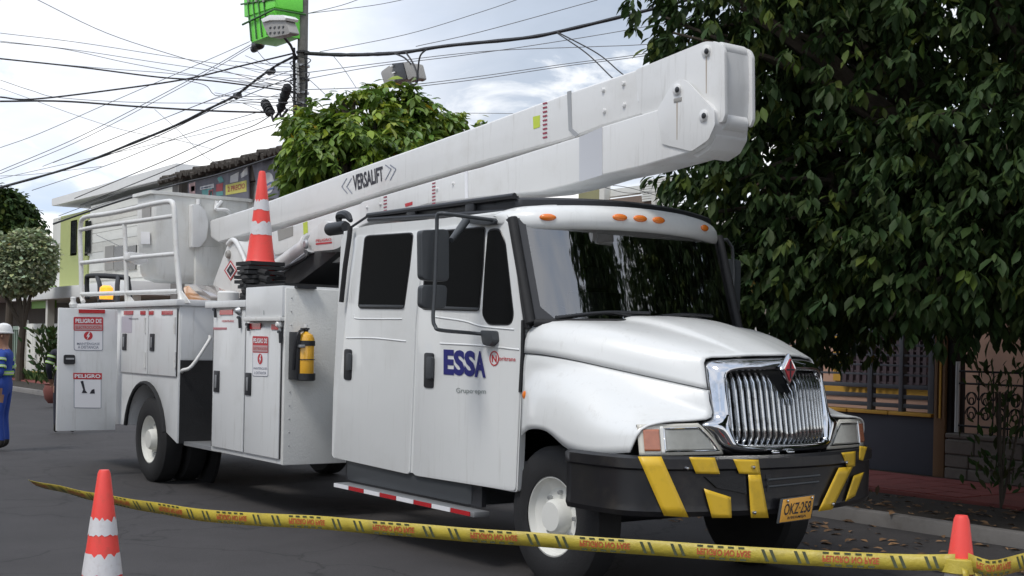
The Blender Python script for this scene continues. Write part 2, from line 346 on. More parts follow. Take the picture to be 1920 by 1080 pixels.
# ================================================================= GROUND
def plane(name, x0, x1, y0, y1, z, m, n=1):
    bm = bmesh.new()
    v = [bm.verts.new(p) for p in ((x0, y0, z), (x1, y0, z), (x1, y1, z), (x0, y1, z))]; bm.faces.new(v)
    return struct(bm_obj(name, bm, m, None, False, loc=(0, 0, z)))
plane('ground', -900, 700, -700, 900, -.01, SOIL)
plane('road', -300, 200, -4.6, 5.0, 0, ASP)
CURBY = 5.0
struct(box('kerb', (-300, CURBY, -.05), (60, CURBY + .16, .13), CONC, bev=.015))
struct(box('near_kerb', (-300, -4.8, -.05), (200, -4.6, .13), CONC, bev=.015))
plane('near_pavement', -300, 200, -9, -4.8, .12, CONC)
plane('soil_verge', -300, 60, CURBY + .16, 6.7, .10, SOIL)
pv = struct(box('pavement', (-300, 6.7, -.05), (60, 8.5, .14), REDP, bev=.01))
# red paving tiles that can be picked apart where the pavement shows beyond the bumper
tb = bmesh.new(); add_box(tb, (-.19, -.19, 0), (.19, .19, .012)); bevel(tb, .004, 1)
tm = bpy.data.meshes.new('paving_tile'); tb.to_mesh(tm); tb.free(); tm.materials.append(REDT)
for i in range(12):
    for j in range(4):
        o = bpy.data.objects.new('paving_tile', tm); COL.objects.link(o); o.parent = pv
        o.location = Vector((-6.0 + i * .4, 6.95 + j * .4, .14)) - Vector(pv.location); o.rotation_euler = (random.uniform(-.01, .01), random.uniform(-.01, .01), 0)
# ================================================================= LEAVES AND TREES
LV = np.array([(0, 0, 0), (.16, .35, .05), (.18, .65, .03), (0, 1, -.12), (-.18, .65, .03), (-.16, .35, .05), (0, .35, -.02), (0, .65, -.05)], float)
LF = [(0, 1, 6), (0, 6, 5), (6, 1, 2, 7), (5, 6, 7, 4), (7, 2, 3), (4, 7, 3)]
def frames(dirs, roll):
    d = dirs / np.linalg.norm(dirs, axis=1)[:, None]; upv = np.tile([0, 0, 1.], (len(d), 1))
    s = np.cross(d, upv); s /= np.maximum(np.linalg.norm(s, axis=1), 1e-3)[:, None]; n = np.cross(s, d)
    c, q = np.cos(roll)[:, None], np.sin(roll)[:, None]; return d, s * c + n * q, n * c - s * q
def leaf_arrays(centers, dirs, size, roll, width=1.0):
    d, s, n = frames(dirs, roll); k = len(centers); P = LV
    V = centers[:, None, :] + size[:, None, None] * (P[None, :, 0:1] * width * s[:, None, :] + P[None, :, 1:2] * d[:, None, :] + P[None, :, 2:3] * n[:, None, :])
    return V.reshape(-1, 3)
def leaf_mesh(name, V, tint, m):
    k = len(V) // 8; me = bpy.data.meshes.new(name); loops = []; starts = []; tot = []
    base = np.array([i for f in LF for i in f]); ln = [len(f) for f in LF]; nl = len(base)
    me.vertices.add(len(V)); me.vertices.foreach_set('co', V.astype(np.float32).ravel())
    idx = (base[None, :] + 8 * np.arange(k)[:, None]).ravel(); me.loops.add(len(idx)); me.loops.foreach_set('vertex_index', idx.astype(np.int32))
    st = np.cumsum([0] + ln[:-1]); sa = (st[None, :] + nl * np.arange(k)[:, None]).ravel(); me.polygons.add(len(sa)); me.polygons.foreach_set('loop_start', sa.astype(np.int32))
    me.update(calc_edges=True); me.polygons.foreach_set('use_smooth', np.ones(len(sa), bool))
    at = me.color_attributes.new('tint', 'FLOAT_COLOR', 'POINT'); c = np.ones((len(V), 4), np.float32); c[:, :3] = np.repeat(tint, 8, axis=0); at.data.foreach_set('color', c.ravel())
    me.materials.append(m); return me
def make_tree(name, base, lobes, nclus, lsize, m, label, group=None, per=8, width=1.0, droop=.45, trunk_r=.16, fork=2.0, parts=0, partpx=None, young=.12, seed=1, density_in=.35, limb=True, shaky=.25, top_sunlit=0, cut=None, hole=0, hs=1.0, dead_f=.0012):
    rg = np.random.default_rng(seed); lobes = np.array(lobes, float); vol = (lobes[:, 3] * lobes[:, 4] * lobes[:, 5]) ** .67; pr = vol / vol.sum()
    li = rg.choice(len(lobes), nclus, p=pr); u = rg.normal(size=(nclus, 3)); u /= np.linalg.norm(u, axis=1)[:, None]
    rad = np.where(rg.random(nclus) < density_in, rg.uniform(.25, .9, nclus), rg.uniform(.88, 1.0 + shaky, nclus) ** 1)
    C = lobes[li, :3] + u * lobes[li, 3:6] * rad[:, None]
    if cut is not None: k_ = cut(C); C = C[k_]; u = u[k_]; rad = rad[k_]
    if hole:
        keep_ = np.array([mnoise.noise(Vector(c_) * hs) + .5 * mnoise.noise(Vector(c_) * hs * 2.3) > -hole for c_ in C]); C = C[keep_]; u = u[keep_]
    # drop clusters buried deep inside another lobe
    dd = (((C[:, None, :] - lobes[None, :, :3]) / lobes[None, :, 3:6]) ** 2).sum(2).min(1); keep = (dd > .18) | (rg.random(len(C)) < .4); C = C[keep]; u = u[keep]
    n = len(C); cc = np.repeat(C, per, axis=0); ou = np.repeat(u, per, axis=0); a = np.tile(np.arange(per) * 2 * np.pi / per, n) + np.repeat(rg.uniform(0, 6.28, n), per)
    spread = rg.uniform(.6, 1.0, n * per)
    dirs = np.stack([np.cos(a) * spread, np.sin(a) * spread, rg.uniform(-1.0, .35, n * per) - droop], 1) + ou * .55
    size = lsize * rg.uniform(.5, 1.2, n * per); cc = cc + rg.normal(size=cc.shape) * lsize * .18
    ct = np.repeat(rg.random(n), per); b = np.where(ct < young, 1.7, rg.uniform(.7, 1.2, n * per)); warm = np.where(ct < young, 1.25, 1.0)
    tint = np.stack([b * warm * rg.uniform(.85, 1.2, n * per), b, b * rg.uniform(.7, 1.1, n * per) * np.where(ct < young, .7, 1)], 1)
    hi = 1 + top_sunlit * np.clip((cc[:, 2] - 4.6) / 2.2, 0, 1) * np.repeat(rg.random(n) < .6, per); tint = tint * hi[:, None] * np.stack([1 + (hi - 1) * .35, np.ones_like(hi), np.ones_like(hi)], 1)  # sunlight put into the colour: upper leaves tinted brighter and warmer
    dead = rg.random(n * per) < dead_f; tint[dead] = (3.2, 1.3, .5)
    roll = rg.normal(0, .35, n * per)
    t = thing(name, base, label, 'tree', group); org = np.array(base)
    sel = np.zeros(n * per, bool)
    if parts:
        rel = cc - np.array(CAM); dep = rel @ np.array(DV); uu = rel @ np.array(RV) / dep * FPX; vv = rel[:, 2] / dep * FPX; px = 960 + uu; py = 647 - vv
        ok = (px > partpx[0]) & (px < partpx[2]) & (py > partpx[1]) & (py < partpx[3]); dist = np.where(ok, dep, 1e9)
        sel[np.argsort(dist)[:parts]] = True
        protos = []
        for tt in ((1, 1, 1), (.75, .8, .8), (1.25, 1.15, .9), (1.9, 1.6, .8)): protos.append(leaf_mesh('leaf', LV * np.array([width, 1, 1]), np.array([tt]), m))
        d, s, nn = frames(dirs[sel], roll[sel])
        for i, (c, z, dx, sxv, nx, bb) in enumerate(zip(cc[sel] - org, size[sel], d, s, nn, b[sel])):
            o = bpy.data.objects.new('leaf', protos[3 if bb > 1.5 else 0 if bb > 1 else 1 if bb < .85 else 2]); COL.objects.link(o); o.parent = t
            o.matrix_local = Matrix([[sxv[0] * z, dx[0] * z, nx[0] * z, c[0]], [sxv[1] * z, dx[1] * z, nx[1] * z, c[1]], [sxv[2] * z, dx[2] * z, nx[2] * z, c[2]], [0, 0, 0, 1]])
    k = ~sel; V = leaf_arrays(cc[k] - org, dirs[k], size[k], roll[k], width)
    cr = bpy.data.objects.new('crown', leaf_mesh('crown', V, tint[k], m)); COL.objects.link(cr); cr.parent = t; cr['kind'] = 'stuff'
    bm = bmesh.new(); b0 = Vector(base); top = b0 + Vector((.1, .05, fork)); add_tube(bm, smoothpts([b0 - Vector((0, 0, .1)), b0 + Vector((.04, 0, fork * .5)), top], 4), [trunk_r * (1.15 - .04 * i) for i in range(9)], 10)
    bmesh.ops.recalc_face_normals(bm, faces=bm.faces); bm_obj('trunk', bm, BARK, t)
    if limb:
        bm = bmesh.new()
        for lb in lobes:
            e = Vector(lb[:3]); mid = top.lerp(e, .5) + Vector((0, 0, .25)); pts = smoothpts([top, mid, e], 4); add_tube(bm, pts, [trunk_r * .6 * (1 - .09 * i) for i in range(len(pts))], 6)
            for q in range(7):
                tq = e + Vector(tuple(rg.normal(size=3))) .normalized() * (min(lb[3:6]) * .9); s0 = pts[-3 - q % 4]; add_tube(bm, smoothpts([s0, s0.lerp(tq, .5) + Vector((0, 0, .15)), tq], 3), [.05, .045, .04, .03, .025, .02, .012], 5)
        bmesh.ops.recalc_face_normals(bm, faces=bm.faces); bm_obj('limb', bm, BARK, t)
    return t
# big mango tree over the verge on the right
def cutbig(C):
    return ~((C[:, 2] < 1.80 + .10 * (C[:, 0] + 1.5) + .18 * np.sin(C[:, 0] * 2.6 + C[:, 1]) + .12 * np.sin(C[:, 0] * 6)) | ((C[:, 1] < 2.95) & (C[:, 2] < 3.4)))
T1 = [(-1.3, 5.3, 4.2, 1.9, 2.0, 2.0), (.6, 5.6, 4.1, 1.9, 2.0, 2.1), (2.4, 6.0, 4.2, 1.9, 2.0, 2.2), (-.6, 5.2, 6.2, 2.1, 2.0, 1.7), (1.6, 5.6, 6.4, 2.2, 2.2, 1.7), (-2.6, 6.6, 4.2, 1.5, 1.7, 1.9),
      (4.0, 6.4, 4.8, 1.7, 2.0, 2.2), (.3, 5.5, 3.0, 1.6, 1.7, 1.2), (1.9, 5.9, 2.95, 1.6, 1.7, 1.2), (-1.7, 5.4, 2.9, 1.6, 1.7, 1.2), (3.6, 6.4, 3.1, 1.4, 1.6, 1.2), (-1.9, 4.6, 5.3, 1.1, 1.3, 1.0),
      (-3.0, 6.3, 2.9, 1.3, 1.5, 1.3), (-.6, 4.9, 2.5, 1.2, 1.2, .9), (-1.9, 5.2, 2.3, 1.1, 1.2, .8), (5.2, 7.0, 5.4, 1.8, 2.0, 2.4), (-1.75, 3.7, 4.95, .95, .85, .8), (-2.3, 4.6, 3.3, .9, 1.0, .9), (-2.4, 5.4, 4.4, .9, 1.2, 1.3)]
make_tree('mango_tree', (.1, 6.3, .1), T1, 17500, .168, LEAF, 'large dark green broadleaf tree filling the right of the view behind the truck', parts=300, partpx=(1200, 0, 1920, 650), seed=3, hole=.32, hs=1.3, width=1.1, trunk_r=.24, density_in=.45, droop=.6, top_sunlit=.9, cut=cutbig, per=8)
def tree_px(name, px, py, T, rx, ry_, rz, base_z=0):  # centre of a crown seen at a pixel, T metres away
    return tuple(PT(px, py, T))
def lobes_px(lst, T): return [(*PT(a, b, T + dt_), ra * T / FPX, ra * T / FPX, rb * T / FPX) for a, b, ra, rb, dt_ in lst]
T2 = lobes_px([(630, 265, 80, 50, 0), (650, 205, 30, 26, .3), (725, 205, 50, 34, .5), (600, 238, 38, 28, .3), (574, 300, 34, 38, .3), (780, 235, 55, 35, .8), (845, 245, 48, 26, 1.2), (680, 300, 120, 60, .3), (566, 345, 30, 28, 0), (760, 190, 18, 24, .6)], 17)
c0 = PT(680, 300, 17.4)
make_tree('young_mango_tree', (c0.x, c0.y, .1), T2, 2700, .19, LEAF2, 'bright green broadleaf tree with hanging leaves rising behind the long white boom', parts=300, partpx=(500, 150, 900, 340), seed=5, width=1.1, trunk_r=.13, fork=2.2, young=.25, shaky=.5, hole=.12, hs=2.0, dead_f=.012)
T3 = lobes_px([(55, 480, 48, 44, 0), (15, 490, 52, 46, 0), (76, 500, 22, 34, 0), (-50, 480, 60, 50, 0), (30, 520, 60, 28, 0)], 44)
c3 = PT(40, 540, 44)
make_tree('clipped_tree', (c3.x, c3.y, .1), T3, 4200, .2, LEAF3, 'round clipped tree with pale variegated leaves at the left edge of the street', seed=8, width=1.7, droop=.0, per=5, trunk_r=.14, fork=1.8, young=.0, density_in=.25, shaky=.12, hole=.0)
T4 = lobes_px([(8, 392, 38, 26, 0), (34, 410, 24, 22, 0), (-30, 400, 50, 40, 0), (30, 430, 38, 24, 0)], 52)
c4 = PT(20, 420, 52)
make_tree('street_tree', (c4.x, c4.y, .1), T4, 1600, .32, LEAF, 'dark green tree rising above the round clipped tree at far left', seed=9, width=1.3, trunk_r=.16, fork=4, young=.3, shaky=.5)
# unseen houses and trees added for the reflections in the truck's glass and chrome
for x0, x1, hh, m_, lab in ((-26, -15, 6.2, 'n1', 'pale grey house added unseen on the near side of the street, facing the truck rear'), (-14, -4.5, 4.4, 'n2', 'low ochre house added unseen on the near side of the street, facing the truck cab')):
    nh = thing('unseen_house', ((x0 + x1) / 2, -13, .1), lab, 'house'); wm = mat(m_ + '_wall', (.34, .33, .3) if m_ == 'n1' else (.3, .2, .1), .85, var=.1)
    box('wall', (x0, -17, .1), (x1, -10, hh), wm, nh); box('eave', (x0 - .3, -17, hh), (x1 + .3, -9.3, hh + .2), BRWN, nh)
    for k in range(3): wx = x0 + (x1 - x0) * (k + .5) / 3; wo = box('window' if k != 1 else 'door', (wx - .6, -9.99, 1.0 if k != 1 else .12), (wx + .6, -9.95, 2.4), SLT, nh); box('pane', (wx - .5, -9.95, 1.1), (wx + .5, -9.93, 2.3), DKW, wo)
make_tree('added_reflection_tree', (11.5, 6.2, .1), [(10.5, 4.6, 7.6, 2.6, 3.0, 2.4), (11.8, 3.8, 10.2, 2.6, 2.6, 2.4), (13, 5.6, 6.0, 2.6, 2.4, 2.0), (12.5, 5.5, 12.2, 2.6, 2.6, 1.8)], 3600, .34, LEAF, 'tall dark tree added outside the frame at right, mirrored in the windscreen', seed=14, width=1.2, trunk_r=.2, fork=2.6)  # unseen canopy, added and raised so the windscreen and chrome mirror dark leaves
nh = thing('unseen_house', (17, -13, .1), 'white house added unseen on the near side of the street ahead of the truck', 'house'); box('wall', (12.5, -18, .1), (22, -11, 4.6), HW, nh); box('eave', (12.2, -18, 4.6), (22.3, -10.4, 4.8), BRWN, nh)  # unseen house, added to give the windscreen reflection a white band
for k in range(3): wo = box('window', (13.3 + k * 3, -10.99, 1.1), (14.7 + k * 3, -10.95, 2.5), SLT, nh); box('pane', (13.4 + k * 3, -10.95, 1.2), (14.6 + k * 3, -10.93, 2.4), DKW, wo)
make_tree('added_reflection_tree', (-6.5, -7.5, .1), [(-6.5, -7.8, 4.6, 2.2, 1.9, 1.6), (-4.6, -8.2, 4.9, 1.8, 1.7, 1.5), (-8.6, -8, 4.8, 1.8, 1.8, 1.5)], 1700, .3, LEAF, 'dark tree added on the near pavement outside the frame, mirrored in the cab glass', seed=12, width=1.2, trunk_r=.2, fork=2.6)
# ================================================================= HOUSES ON THE FAR SIDE
def pxbox(name, x0, y0, x1, y1, Y, th, m, parent, bev=0):    # facade piece: top-left/bottom-right pixels measured on plane y=Y at x of left and right edges
    a = PY(x0, y0, Y); b = PY(x1, y1, Y); xm_ = (x0 + x1) / 2; a.z = PY(xm_, y0, Y).z; b.z = PY(xm_, y1, Y).z; return box(name, (a.x, Y, min(a.z, b.z)), (b.x, Y + th, max(a.z, b.z)), m, parent, bev)
# white and green house
HY = 9.6
h = thing('two_storey_house', (-37, 12, .1), 'white two storey house with an olive green panel and grey sloping fascia', 'house')
zt = 6.35
xl = PY(100, 400, HY).x; xr = PY(330, 400, HY).x
box('wall', (xl, HY, 3.3), (xr, HY + 7, zt), HW, h)
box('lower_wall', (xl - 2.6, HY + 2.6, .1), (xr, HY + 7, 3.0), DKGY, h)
box('carport_slab', (xl - .1, HY - 1.5, 3.0), (xr + .3, HY + 7, 3.42), HROOF, h, .02)
for xx in (xl + .2, xl + 3.9, xr - .3): box('column', (xx, HY - 1.3, .1), (xx + .25, HY - 1.05, 3.0), HW2, h)
ex('fascia', [PY(97, 373, HY - .25), PY(330, 306, HY - .25), PY(330, 330, HY - .25), PY(97, 386, HY - .25)], (0, 7.5, 0), HROOF, h)
box('green_panel', (PY(117, 400, HY).x, HY - .06, 3.5), (PY(169, 400, HY).x, HY, zt), HGR, h)
for a, b in ((134, 141), (161, 168)):
    wf = pxbox('window', a - 1.2, 413, b + 2.5, 479, HY - .06, .04, HW, h); p = pxbox('pane', a, 415, b, 475, HY - .12, .04, DKW, wf)
    p.parent = wf
wf = pxbox('window', 195, 456, 258, 508, HY - .05, .05, HW2, h)
for a, b in ((197, 212), (214, 232), (236, 254)): pxbox('pane', a, 461, b, 506, HY - .09, .04, DKW if a > 200 else LUM, wf)
for i, zz in enumerate(np.arange(3.7, zt, .35)): box('siding_board', (PY(172, 400, HY).x, HY - .035, zz), (xr, HY - .012, zz + .335), HW if i % 3 else HW2, h)
gg = thing('green_awning_house', (-47, 12, .1), 'low green painted carport front between the clipped tree and the white house', 'house')
a = PY(60, 540, HY - 1); b = PY(101, 577, HY - 1); box('green_panel', (a.x, HY - 1, b.z), (b.x, HY - .9, a.z), GLM, gg)
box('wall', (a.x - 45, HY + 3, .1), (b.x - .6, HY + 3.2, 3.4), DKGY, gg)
box('roof', (a.x - 45, HY - .8, 3.4), (b.x - .6, HY + 4, 3.5), HROOF, gg)
# building with the printed banner and old tiles
bb = thing('shop_building', (-26, 12, .1), 'old shop building with mossy roof tiles and a printed advertising banner behind the red cone', 'shop')
xl = PY(332, 350, HY).x; xr = PY(560, 350, HY).x
box('wall', (xl, HY, .1), (xr, HY + 7, 6.3), HW2, bb)
box('parapet', (xl, HY - .15, 6.05), (xr, HY + .1, 6.65), TILE, bb, .03)
tb = bmesh.new(); add_tube(tb, [(0, 0, 0), (0, -.55, -.14)], .09, 8); bmesh.ops.recalc_face_normals(tb, faces=tb.faces)
tme = bpy.data.meshes.new('roof_tile'); tb.to_mesh(tme); tb.free(); tme.materials.append(TILE)
x = xl
while x < xr:
    o = bpy.data.objects.new('roof_tile', tme); COL.objects.link(o); o.parent = bb; o.location = Vector((x, HY - .05, 6.7 + random.uniform(-.03, .05))) - Vector(bb.location); o.rotation_euler = (random.uniform(-.1, .1), random.uniform(-.1, .1), random.uniform(-.12, .12)); x += .19
box('column', (PY(338, 350, HY).x, HY - .25, .1), (PY(350, 350, HY).x, HY, 6.75), CONC, bb)
bn = sl_('banner', [(352, 343), (466, 307), (466, 378), (352, 372)], HY - .2, .04, SIGNB, bb)
sgc = [mat('print_red', (.4, .06, .07), .6), mat('print_teal', (.1, .3, .3), .6), mat('print_white', (.6, .6, .6), .6), mat('print_blue', (.12, .16, .3), .6), mat('print_yellow', (.6, .55, .12), .6), mat('print_pink', (.5, .33, .33), .6)]
for pts, mm in (([(354, 345), (366, 341), (366, 370), (356, 372)], 5), ([(358, 350), (365, 348), (365, 358), (358, 359)], 0), ([(375, 350), (401, 344), (401, 352), (375, 356)], 2), ([(377, 352), (398, 348), (398, 351), (377, 354)], 3), ([(378, 357), (398, 352), (398, 369), (380, 370)], 1), ([(391, 357), (399, 354), (399, 367), (391, 368)], 0),
                ([(407, 334), (415, 330), (420, 340), (412, 343)], 1), ([(405, 346), (418, 343), (417, 358), (405, 359)], 0), ([(405, 360), (418, 358), (418, 366), (406, 368)], 1), ([(432, 330), (448, 322), (446, 340), (431, 343)], 2), ([(451, 326), (464, 312), (464, 327), (452, 334)], 2), ([(423, 347), (462, 338), (462, 359), (423, 366)], 4)):
    sl_('printed_shape', pts, HY - .207, .005, sgc[mm], bb)
q = [PY(a, b, HY - .212) for a, b in ((427, 350), (459, 343), (459, 353), (427, 360))]; text('lettering', '2 PRECIO', *q, sgc[0], bb)
bn = sl_('banner', [(473, 307), (522, 297), (522, 372), (486, 372), (473, 310)], HY - .2, .04, SIGNB, bb)
ov = [(503 + 10.5 * math.cos(a), 343 + 20 * math.sin(a)) for a in np.linspace(0, 2 * math.pi, 20)[:-1]]
sl_('printed_shape', ov, HY - .207, .005, sgc[2], bb)
for k, mm in ((0, 3), (6, 5), (11, 3)):
    sl_('printed_shape', [(493, 348 + k), (500, 345 + k), (506, 341 + k), (513, 340 + k), (513, 343 + k), (507, 345 + k), (500, 349 + k), (494, 351 + k)], HY - .214, .005, sgc[mm], bb)
# house seen under the boom, over the cab
mh = thing('pale_house', (-9, 13, .1), 'pale house with white louvred upper wall seen between the boom and the cab roof', 'house')
Y = 10.5
def q3(x0, y0, x1, y1, m, nm, dy=0): pxbox(nm, x0, y0, x1, y1, Y + dy, .15, m, mh)
a = PY(1040, 420, Y); b = PY(1400, 420, Y); box('wall', (a.x, Y + .3, .1), (b.x, Y + 6, 4.0), HW2, mh)
q3(1085, 350, 1122, 420, mat('olive_column', (.27, .26, .14), .8, var=.2), 'column'); q3(1124, 348, 1132, 420, HW2, 'column', -.1)
q3(1135, 352, 1200, 366, HW, 'louvre_wall', .05); q3(1136, 368, 1240, 420, BRWN, 'tiled_roof', .02)
for k in range(9): q3(1200 + k * .5, 334 + k * 4.6, 1262, 337.6 + k * 4.6, HW, 'louvre', -.05)
q3(1232, 362, 1262, 420, HW, 'wall_panel', -.12); q3(1222, 356, 1227, 420, HW2, 'post', -.16)
# peach house behind the gate and beyond the truck
FY = 8.6
ph = thing('peach_house', (-4, 11, .1), 'peach painted house with ochre bands and a plum barred window behind the slate fence', 'house')
HY2 = 9.9
box('wall', (-7, HY2, .1), (3.5, HY2 + 6, 4.2), PCH, ph)
def q4(x0, y0, x1, y1, m, nm, dy=0, par=None): return pxbox(nm, x0, y0, x1, y1, HY2 - dy, dy, m, par or ph)
q4(1470, 726, 1765, 741, PYL, 'ochre_band', .03)
wz = q4(1578, 590, 1742, 722, DKW, 'window', .06)
q4(1565, 560, 1580, 714, PYL, 'ochre_band', .05)
for k in range(13): q4(1582 + k * 12.5, 590, 1586 + k * 12.5, 722, PLUM, 'window_bar', .12, wz)
for k in range(7): q4(1578, 596 + k * 20, 1742, 599 + k * 20, PLUM, 'window_bar', .1, wz)
box('roof', (-7.2, HY2 - 1.0, 4.2), (3.5, HY2 + 6, 4.4), BRWN, ph)
fw = thing('slate_fence', (-4.5, FY, .1), 'slate grey fence with open horizontal bars over a low dark wall and ochre ledge', 'fence')
a = PY(1380, 780, FY); b = PY(1752, 783, FY); zb = .14; zl = b.z + .0
box('base_wall', (a.x - 6, FY, zb), (b.x, FY + .2, zl), SLW, fw, .01)
n_ = 0; x = b.x - .01
while x > a.x - 5.9:
    box('ledge_tile', (x - .66, FY - .05, zl), (x - .01, FY + .22, zl + .045), PYL, fw, .006); x -= .67
zT = PY(1745, 600, FY).z
rows_z = [PY(1700, v, FY).z for v in (762, 745, 726, 704, 686, 667, 648, 629, 610)]
for i, zz in enumerate(rows_z):
    th_ = .055 if i < 3 else .03
    box('fence_bar', (a.x - 5.8, FY + .04, zz - th_ * .5), (b.x - .14, FY + .09, zz + th_ * .5), SLT, fw, .004)
for pxx, wdt in ((1744, .09), (1629, .075), (1530, .07), (1687, .06)):
    c = PY(pxx, 700, FY); box('fence_post', (c.x - wdt / 2, FY + .02, zl + .045), (c.x + wdt / 2, FY + .11, zT + .25), SLT, fw, .004)
box('top_rail', (a.x - 5.8, FY + .02, zT + .25), (b.x - .05, FY + .12, zT + .34), SLT, fw)
pl = thing('brown_pillar', (b.x + .15, FY, .1), 'brown fluted pillar at the right end of the slate fence', 'pillar')
c0_, c1_ = PY(1752, 700, FY - .05).x, PY(1773, 700, FY - .05).x
box('shaft', (c0_, FY - .05, .14), (c1_, FY + .3, 3.4), BRN, pl, .01)
for k in range(3): box('flute_strip', (c0_ + .03 + k * .055, FY - .065, zl), (c0_ + .055 + k * .055, FY - .052, 3.2), PYL if k == 1 else BRN, pl)
bp = thing('black_post', (c1_ + .1, FY, .1), 'tall black square post between the brown pillar and the ornate gate', 'post')
box('shaft', (c1_ + .01, FY - .02, .14), (PY(1787, 700, FY).x, FY + .25, 3.6), IRON, bp, .01)
oh = thing('ochre_house', (-19, 12, .1), 'ochre house with red eave glimpsed through the gap behind the cab', 'house')
box('wall', (-25, 10.2, .1), (-15, 15, 3.5), mat('ochre_house_wall', (.42, .24, .1), .85, var=.15), oh); box('eave', (-25, 10.0, 3.5), (-15, 15, 3.66), REDT, oh); box('window', (-21.2, 10.15, 1.2), (-20, 10.2, 2.4), DKW, oh)
# ornate iron railing over stone wall
sw = thing('stone_wall', (0, FY, .1), 'low rough stone wall under the ornate iron railing at the right edge', 'wall')
x0_ = PY(1772, 830, FY - .1).x; sz = PY(1800, 812, FY - .1).z
random.seed(3); zc = .14
while zc < sz - .02:
    hh = min(random.uniform(.13, .2), sz - zc); x = x0_
    while x < 3.4:
        ww = random.uniform(.22, .42); yy = FY - .1 - random.uniform(0, .02)
        box('stone', (x, yy, zc), (min(x + ww - .012, 3.4), FY + .2, zc + hh - .012), STONE, sw, .012, 1); x += ww
    zc += hh
box('mortar_core', (x0_ + .02, FY - .07, .1), (3.4, FY + .18, sz - .02), DKGY, sw)
ir = thing('iron_railing', (0, FY, sz), 'ornate black wrought iron railing on the stone wall at the right edge', 'railing')
xa = PY(1796, 700, FY).x; zi = PY(1830, 697, FY).z; zj = PY(1830, 800, FY).z
for zz in (zi, zi - .15, zj): tube('rail', [(xa, FY, zz), (3.4, FY, zz)], .014, IRON, ir, 6)
tube('post', [(xa, FY, sz), (xa, FY, zi + .12)], .03, STL, ir, 8)
x = xa + .1
while x < 3.3:
    tube('upright', [(x, FY, sz), (x, FY, zi)], .009, IRON, ir, 6)
    for s in (1, -1):
        for cz in (.28, .62):
            cen = Vector((x + .1, FY, zj + (zi - .15 - zj) * cz)); pts = [cen + Vector((s * .085 * (1 - k / 22) * math.cos(k * .45), 0, .11 * (1 - k / 22) * math.sin(k * .45))) for k in range(18)]
            tube('scroll', pts, .008, IRON, ir, 5)
    x += .2
# low white wall, gate, plants at the left
lw = thing('white_garden_wall', tuple(PY(78, 690, 9.0)), 'low white garden wall with panels beside the carport at left', 'wall')
a = PY(45, 607, 9.0); b = PY(112, 690, 9.0); zb_ = .12
for k in range(4):
    x0q = a.x + (b.x - a.x) * k / 4; x1q = a.x + (b.x - a.x) * (k + 1) / 4; box('panel', (x0q + .02, 9.0, zb_), (x1q - .02, 9.15, a.z), HW, lw, .02)
box('gate_post', (a.x - .25, 8.95, zb_), (a.x, 9.2, a.z + .15), HW, lw, .02)
gw = thing('green_railing_fence', (a.x - 4, 9, .1), 'pale green railing fence behind the worker in blue', 'fence')
for k in range(26): box('picket', (a.x - .5 - k * .32, 9.0, .12), (a.x - .4 - k * .32, 9.06, a.z - .15), mat('pale_green_paint', (.32, .42, .33), .6), gw)
box('rail', (a.x - 8.6, 8.97, a.z - .25), (a.x - .3, 9.09, a.z - .1), MATS['pale_green_paint'], gw); box('base_wall', (a.x - 8.6, 8.95, .1), (a.x - .3, 9.1, .5), HW2, gw)
yk = box('painted_kerb', (-60, 8.0, .1), (-34, 8.2, .34), YKB, None, .02); struct(yk)
rg = np.random.default_rng(4); n = 5000; c = np.stack([rg.uniform(-58, -32, n), rg.uniform(6.9, 8.0, n), np.full(n, .14)], 1); dr = np.stack([rg.normal(0, .3, n), rg.normal(0, .3, n), np.ones(n)], 1)
gm = leaf_mesh('grass', leaf_arrays(c, dr, rg.uniform(.12, .3, n), rg.uniform(0, 3, n), .35), np.stack([rg.uniform(.8, 1.5, n)] * 3, 1), GRS); go = bpy.data.objects.new('grass', gm); COL.objects.link(go); tag(go, 'strip of green grass by the yellow kerb at far left', 'grass', kind='stuff')
def shrub(px, py, T, r, hgt, label, seed, m=LEAF2, n=260, ls=.2):
    rg = np.random.default_rng(seed); b0 = PT(px, py, T); b0.z = .1; t = thing('shrub', b0, label, 'plant')
    c = np.stack([rg.normal(0, r * .5, n), rg.normal(0, r * .5, n), rg.uniform(.1, 1, n) * hgt], 1); d = c * np.array([1.2, 1.2, .0]) + np.stack([rg.normal(0, .3, n), rg.normal(0, .3, n), rg.uniform(.2, 1.2, n)], 1)
    tn = np.stack([rg.uniform(.7, 1.4, n), rg.uniform(.7, 1.2, n), rg.uniform(.6, 1, n)], 1); o = bpy.data.objects.new('foliage', leaf_mesh('foliage', leaf_arrays(c, d, rg.uniform(.6, 1.1, n) * ls, rg.uniform(0, 3, n), 1), tn, m)); COL.objects.link(o); o.parent = t; o['kind'] = 'stuff'
    bm = bmesh.new()
    for k in range(5): add_tube(bm, [b0, b0 + Vector((rg.normal(0, r * .4), rg.normal(0, r * .4), hgt * .8))], .015, 5)
    bm_obj('stem', bm, BARK, t)
shrub(97, 690, 36, .45, 1.7, 'leafy green plant by the white garden wall just behind the open truck door', 1, LEAF, 420, .26)
shrub(1880, 800, 13.2, .3, 1.5, 'small dark garden plant behind the iron railing at right', 2, LEAF, 200, .14)
fp = thing('red_planter', tuple(PT(101, 715, 30)), 'red round planter beside the open truck door at left', 'planter'); q = fp.location; fp.location.z = .1
lathe('pot', [(.12, 0), (.2, .1), (.24, .3), (.2, .42), (.22, .46), (.17, .46)], (q.x, q.y, .1), mat('red_clay', (.16, .05, .04), .8), fp)
